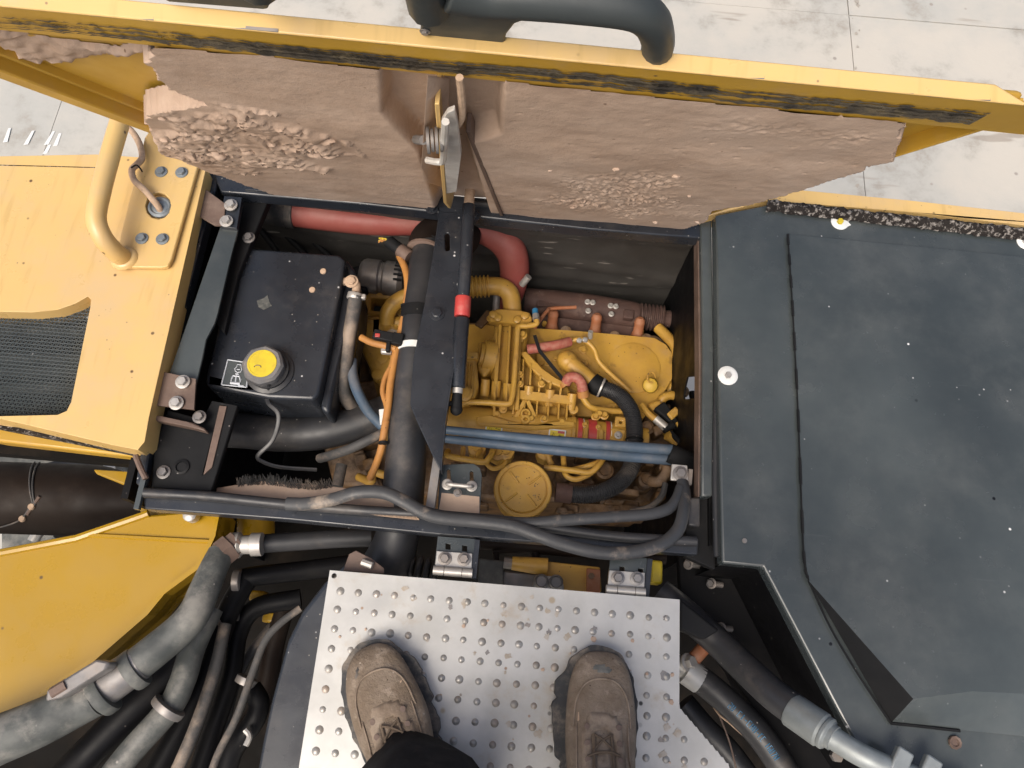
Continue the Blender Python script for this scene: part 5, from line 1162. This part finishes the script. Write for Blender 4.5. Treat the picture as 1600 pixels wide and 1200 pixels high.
for q in ((1405, 1193, .07), (1450, 1206, .07)): MB().box(p(*q), (.024, .042, .014), Matrix.Rotation(-.5, 3, 'Z')).build('tube_clamp', m_fit, h1, bevel=.003)
MB().lathe(p(1305, 1180, -.08), (0, 0, 1), [(.01, 0), (.01, .01)], 6).build('clamp_bolt', m_steeld, h1)
h2 = thing('return_hose', 'black hose with blue printed marks beside the tread plate corner', 'hose', p(1150, 1120, -.2))
pp = ps([(1082, 1054, -.13), (1105, 1070, -.13), (1140, 1100, -.13), (1180, 1140, -.13), (1210, 1180, -.13), (1240, 1230, -.13), (1265, 1290, -.13)], 0)
MB().tube(pp, .023, 22).build('hose', m_rub, h2)
MB().lathe(p(1070, 1046, -.13), pp[1]-pp[0], [(.016, -.02), (.016, 0), (.0235, .002), (.0235, .03), (.022, .032)], 20).build('ferrule', m_alu, h2)
MB().bolt(p(1074, 1036, -.115), (.5, .2, .8), .011, .014).build('nut', m_steel, h2)
MB().cyl(p(1084, 1030, -.12), p(1100, 1012, -.12), .012, 10).build('elbow', m_boot_o, h2)
# blue print, wrapped onto the hose as thin raised strokes
full = catmull(pp, 20); L_ = len(full)
def onhose(s, a):
    i = min(int(s), L_-2); q = full[i].lerp(full[i+1], s-i); t = (full[i+1]-full[i]).normalized(); u_ = t.cross(Vector((0, 0, 1))).normalized()
    return q+(Vector((0, 0, 1))*math.cos(a)+u_*math.sin(a))*.0234, 
glyph = {'2': [(0, 1), (.6, 1), (.6, .5), (0, .5), (0, 0), (.6, 0)], '0': [(0, 0), (0, 1), (.6, 1), (.6, 0), (0, 0)], 'C': [(.6, 1), (0, 1), (0, 0), (.6, 0)], 'I': [(.3, 0), (.3, 1)], '-': [(0, .5), (.6, .5)], 'M': [(0, 0), (0, 1), (.3, .5), (.6, 1), (.6, 0)], 'U': [(0, 1), (0, 0), (.6, 0), (.6, 1)], 'F': [(0, 0), (0, 1), (.6, 1)], '1': [(.3, 0), (.3, 1)], '6': [(.6, 1), (0, 1), (0, 0), (.6, 0), (.6, .5), (0, .5)], '7': [(0, 1), (.6, 1), (.2, 0)]}
s = 38.; pr = MB()
for ch_ in '20 CI-CMU-FC 1607M':
    if ch_ in glyph:
        pr.tube([onhose(s+gx*2.2, .42-gy*.42)[0] for gx, gy in glyph[ch_]], .0006, 4, smooth=False)
    s += 2.4
pr.build('hose_print', m_blup, h2)
hose('hydraulic_hose', [(1066, 1100, -.2), (1100, 1140, -.2), (1140, 1180, -.2), (1190, 1250, -.2)], .024, m_rub, 'plain black hose closest to the cut corner of the tread plate')
hose('stray_wire', [(1115, 1105, -.15), (1125, 1118, -.14), (1140, 1130, -.135), (1160, 1148, -.13)], .0016, m_beige, 'thin stray wire beside the blue printed hose', 'wire', 6)
hose('stray_wire', [(1112, 1090, -.16), (1125, 1120, -.15), (1140, 1160, -.15), (1150, 1200, -.16)], .0016, m_rust, 'rusty thin wire crossing under the blue printed hose', 'wire', 6)
# ------------------------------------------------------------------ person standing on the plate: boots and trousers
pe = thing('person', 'person in black trousers and muddy brown work boots standing on the tread plate', 'person', p(770, 1180, ZP))
def boot(toe, heel, side):
    """toe/heel: world points on the plate; side +1 = inner side to the right"""
    ax = (heel-toe); ax.z = 0; LN = .305; ax.normalize(); sd_ = ax.cross(Vector((0, 0, 1)))
    zb = ZP+.0035
    P = lambda u, s, h: toe+ax*u+sd_*s+Vector((0, 0, zb-toe.z+h))
    outl = [(0, 0), (.004, .018), (.014, .032), (.03, .042), (.06, .0495), (.095, .0525), (.13, .049), (.17, .042), (.21, .0385), (.25, .038), (.28, .034), (.297, .022), (.302, 0), (.297, -.022), (.28, -.034), (.25, -.038), (.21, -.0395), (.17, -.042), (.13, -.0455), (.095, -.0475), (.06, -.0455), (.03, -.038), (.014, -.028), (.004, -.016)]
    bo_ = MB(); prof = [  # u, half width inner, outer, height, floor
        (.004, .012, .028), (.010, .023, .040), (.020, .032, .050), (.035, .0385, .057), (.055, .0435, .062), (.08, .0465, .066), (.11, .0475, .072), (.135, .0455, .082), (.16, .0425, .096), (.185, .040, .113), (.205, .0395, .13), (.225, .0395, .142), (.25, .0385, .146), (.275, .035, .146), (.29, .028, .14), (.297, .016, .12)]
    sg = 24; rows = []
    for u, hw, h in prof:
        sft = side*.003*math.sin(u*10)
        row = []
        for k in range(sg):
            a = 2*math.pi*k/sg; c, s = math.cos(a), math.sin(a)
            hw *= 1.0; xx = abs(c)**.85*(1 if c > 0 else -1)*hw*1.09; hh = .022+(h-.022)*(.5+.5*(abs(s)**.75*(1 if s > 0 else -1)))
            if h > .09: xx *= 1-.35*max(0, s)*sm(.09, .14, h)
            q = P(u, xx+sft, hh); q += Vector((fbm(q.x*22, q.y*22, q.z*22), fbm(q.x*22, q.y*22, q.z*22+7), fbm(q.x*22+5, q.y*22, q.z*22)))*.0026
            row.append(q)
        rows.append(row)
    V = [q for r in rows for q in r]; Fc = [(i*sg+k, i*sg+(k+1) % sg, (i+1)*sg+(k+1) % sg, (i+1)*sg+k) for i in range(len(rows)-1) for k in range(sg)]
    Fc += [tuple(range(sg))[::-1], tuple((len(rows)-1)*sg+k for k in range(sg))]
    bo_.add(V, Fc)
    # shaft
    sh = [(.225, .125), (.23, .16), (.235, .20), (.238, .235)]
    rows = []
    for cu, h in sh: rows.append([P(cu+.052*math.cos(2*math.pi*k/sg), .042*math.sin(2*math.pi*k/sg), h) for k in range(sg)])
    bo_.add([q for r in rows for q in r], [(i*sg+k, i*sg+(k+1) % sg, (i+1)*sg+(k+1) % sg, (i+1)*sg+k) for i in range(len(rows)-1) for k in range(sg)])
    b = bo_.build('boot', m_boot, pe, ang=180)
    m_ = b.modifiers.new('sub', 'SUBSURF'); m_.levels = 1; m_.render_levels = 2
    # sole with side lugs
    ring = catmull([Vector((u, s, 0)) for u, s in outl+outl[:1]], 6)[:-1]; so2 = []; ph = 0.
    for i, q in enumerate(ring):
        inner = q.y*side > 0; ph += (q-ring[i-1]).length if i else 0
        e = .0035+.0022*max(0, math.sin(ph*190))
        if inner and .03 < q.x < .19:
            e += .009*sm(.03, .05, q.x)*sm(.19, .15, q.x)*(.35+.65*min(1, 2.2*abs(math.sin((q.x-.03)*math.pi/.042))))
        n_ = Vector((0, 1 if q.y > 0 else -1, 0)) if .03 < q.x < .27 else (q-Vector((.03 if q.x < .1 else .27, 0, 0))).normalized()
        so2.append(P(q.x+n_.x*e, q.y*1.06+n_.y*e, .025))
    so_ = MB(); so_.prism(so2, .025)
    so_.build('sole', m_sole, b, bevel=.003)
    top = lambda u: next((p0[2]+(p1[2]-p0[2])*(u-p0[0])/(p1[0]-p0[0]) for p0, p1 in zip(prof, prof[1:]) if p0[0] <= u <= p1[0]), .14)
    hw_ = lambda u: next((p0[1]+(p1[1]-p0[1])*(u-p0[0])/(p1[0]-p0[0]) for p0, p1 in zip(prof, prof[1:]) if p0[0] <= u <= p1[0]), .03)
    def on(u, s, up=.0015):
        w_ = hw_(u)*1.09; k = max(-1., min(1., s/w_)); h = top(u)
        ss = (1-abs(k)**(2/.85))**.5 if abs(k) < 1 else 0
        return P(u, s+side*.003*math.sin(u*10), .022+(h-.022)*(.5+.5*ss**.75)+up)
    def patch(name, pts, m, up, par=b, th=.003, sub=5):
        """raised overlay following the upper: pts polygon in (u, s)"""
        us = [q[0] for q in pts]; ss = [q[1] for q in pts]; st_ = .0032; V = []; F_ = []; id_ = {}
        nu = int((max(us)-min(us))/st_)+1; ns = int((max(ss)-min(ss))/st_)+1
        kp = {(i, k) for i in range(nu) for k in range(ns) if inside(min(us)+(i+.5)*st_, min(ss)+(k+.5)*st_, pts)}
        def vid(i, k):
            if (i, k) not in id_:
                fr_ = any((i+a, k+c) not in kp for a in (-1, 0) for c in (-1, 0))
                u, s = min(us)+i*st_, min(ss)+k*st_
                id_[i, k] = len(V); V.append(on(u, s, -.0015 if fr_ else up+.0006*fbm(u*60, s*60)))
            return id_[i, k]
        for (i, k) in kp: F_.append((vid(i, k), vid(i+1, k), vid(i+1, k+1), vid(i, k+1)))
        return MB().add(V, F_).build(name, m, par, ang=180)
    # toe rand, eyelet stays, tongue, laces, seams
    patch('eyestay', [(.102, -.028), (.088, -.018), (.086, .018), (.102, .028), (.19, .034), (.22, .03), (.22, .016), (.115, .013), (.108, 0), (.115, -.013), (.22, -.016), (.22, -.03), (.19, -.034)], m_boot2, .0035)
    patch('tongue', [(.112, -.011), (.112, .011), (.215, .014), (.215, -.014)], m_boot2, .0012)
    for sd2 in (-1, 1):
        MB().tube([on(.112, sd2*.0115, .0035), on(.14, sd2*.0125, .004), on(.18, sd2*.0145, .004), on(.215, sd2*.016, .004)], .0016, 6).build('lace', m_lace, b)
        MB().tube([on(.114, sd2*.011, .004), on(.12, 0, .0035), on(.132, -sd2*.014, .0045)], .0016, 6).build('lace', m_lace, b)
    for u in (.138, .158, .178, .198):
        MB().tube([on(u, -.022, .0052), on(u-.004, -.008, .005), on(u-.003, .008, .005), on(u+.002, .022, .0052)], .0018, 6).build('lace', m_lace, b)
    for u in (.104, .124, .144, .164, .184):
        for sd2 in (-1, 1): MB().lathe(on(u, sd2*.022, .003), (0, 0, 1), [(.0042, 0), (.004, .0015), (.0022, .0016)], 12).build('eyelet', m_rust, b)
    sm_ = MB()
    sm_.tube([on(.105, -.040, .0008), on(.07, -.036, .001), on(.048, -.022, .0012), on(.042, 0, .0012), on(.048, .022, .0012), on(.07, .036, .001), on(.105, .040, .0008)], .0014, 6)
    for s in (-1, 1): sm_.tube([on(.10, s*.036, .001), on(.13, s*.036, .001), on(.165, s*.036, .001), on(.20, s*.034, .001)], .0012, 6)
    sm_.build('seam', m_boot2, b)
    return b, patch, P, on
tl, hl = p(577, 1006, ZP), p(577, 1006, ZP)+Vector((.30*.455, -.30*.89, 0))
tR, hR = p(934, 1013, ZP), p(934, 1013, ZP)+Vector((.30*.035, -.30*.999, 0))
bl_, patch, P_, on_ = boot(tl, hl, -1)
patch('scuff', [(.022, .018), (.028, .024), (.045, .031), (.052, .034), (.046, .025), (.034, .016)], m_sole, .0012)
patch('tan_patch', [(.06, -.030), (.07, -.034), (.078, -.030), (.07, -.026)], m_beige, .0008)
br_, patch, P_, on_ = boot(tR, hR, 1)
patch('scuff', [(.024, -.013), (.020, -.004), (.021, .012), (.027, .020), (.034, .014), (.036, -.010), (.031, -.016)], m_hose, .0014)
patch('tan_patch', [(.078, .034), (.092, .036), (.104, .035), (.098, .030), (.084, .030)], m_beige, .0008)
# trousers: one continuous skin, both legs up to the waist
def leg_ring(c, rx, ry, n=28, wr=.0):
    return [c+Vector((rx*math.cos(2*math.pi*k/n), ry*math.sin(2*math.pi*k/n), 0))*(1+wr*fbm(math.cos(2*math.pi*k/n)*2+c.x*9, math.sin(2*math.pi*k/n)*2, c.z*14)) for k in range(n)]
tr = MB()
for (ank, hip, cuff) in ((tl+(hl-tl)*.80, Vector((-.10, -.40, .92)), (.10, .118)), (tR+(hR-tR)*1.0, Vector((.10, -.40, .92)), (.080, .085))):
    rings = []; N_ = 22
    for i in range(N_+1):
        t = i/N_; z = ZP+.085+(.86-.085)*t
        c = ank.lerp(hip, sm(-.2, 1.05, t)); c.z = z
        kn = math.exp(-((t-.5)/.18)**2)*.02; c.y += kn
        r0 = cuff[0]+(.078-cuff[0])*sm(0, .3, t)+.018*sm(.5, 1, t); r1 = cuff[1]+(.085-cuff[1])*sm(0, .3, t)+.02*sm(.5, 1, t)
        rings.append(leg_ring(c, r0, r1, 28, .09*(1-.6*t)))
    V = [q for r in rings for q in r]; n = 28
    tr.add(V, [(i*n+k, i*n+(k+1) % n, (i+1)*n+(k+1) % n, (i+1)*n+k) for i in range(N_) for k in range(n)])
rings = [leg_ring(Vector((0, -.40, .80)), .16, .11, 28), leg_ring(Vector((0, -.41, .90)), .185, .125, 28), leg_ring(Vector((0, -.42, 1.0)), .165, .115, 28), leg_ring(Vector((0, -.42, 1.06)), .16, .11, 28)]
n = 28; tr.add([q for r in rings for q in r], [(i*n+k, i*n+(k+1) % n, (i+1)*n+(k+1) % n, (i+1)*n+k) for i in range(3) for k in range(n)]+[tuple(range(n)), tuple(3*n+k for k in range(n))])
o = tr.build('trousers', m_cloth, pe, ang=180); mm = o.modifiers.new('solid', 'SOLIDIFY'); mm.thickness = .003
for o in bpy.data.objects:
    if '_b' in o: del o['_b']
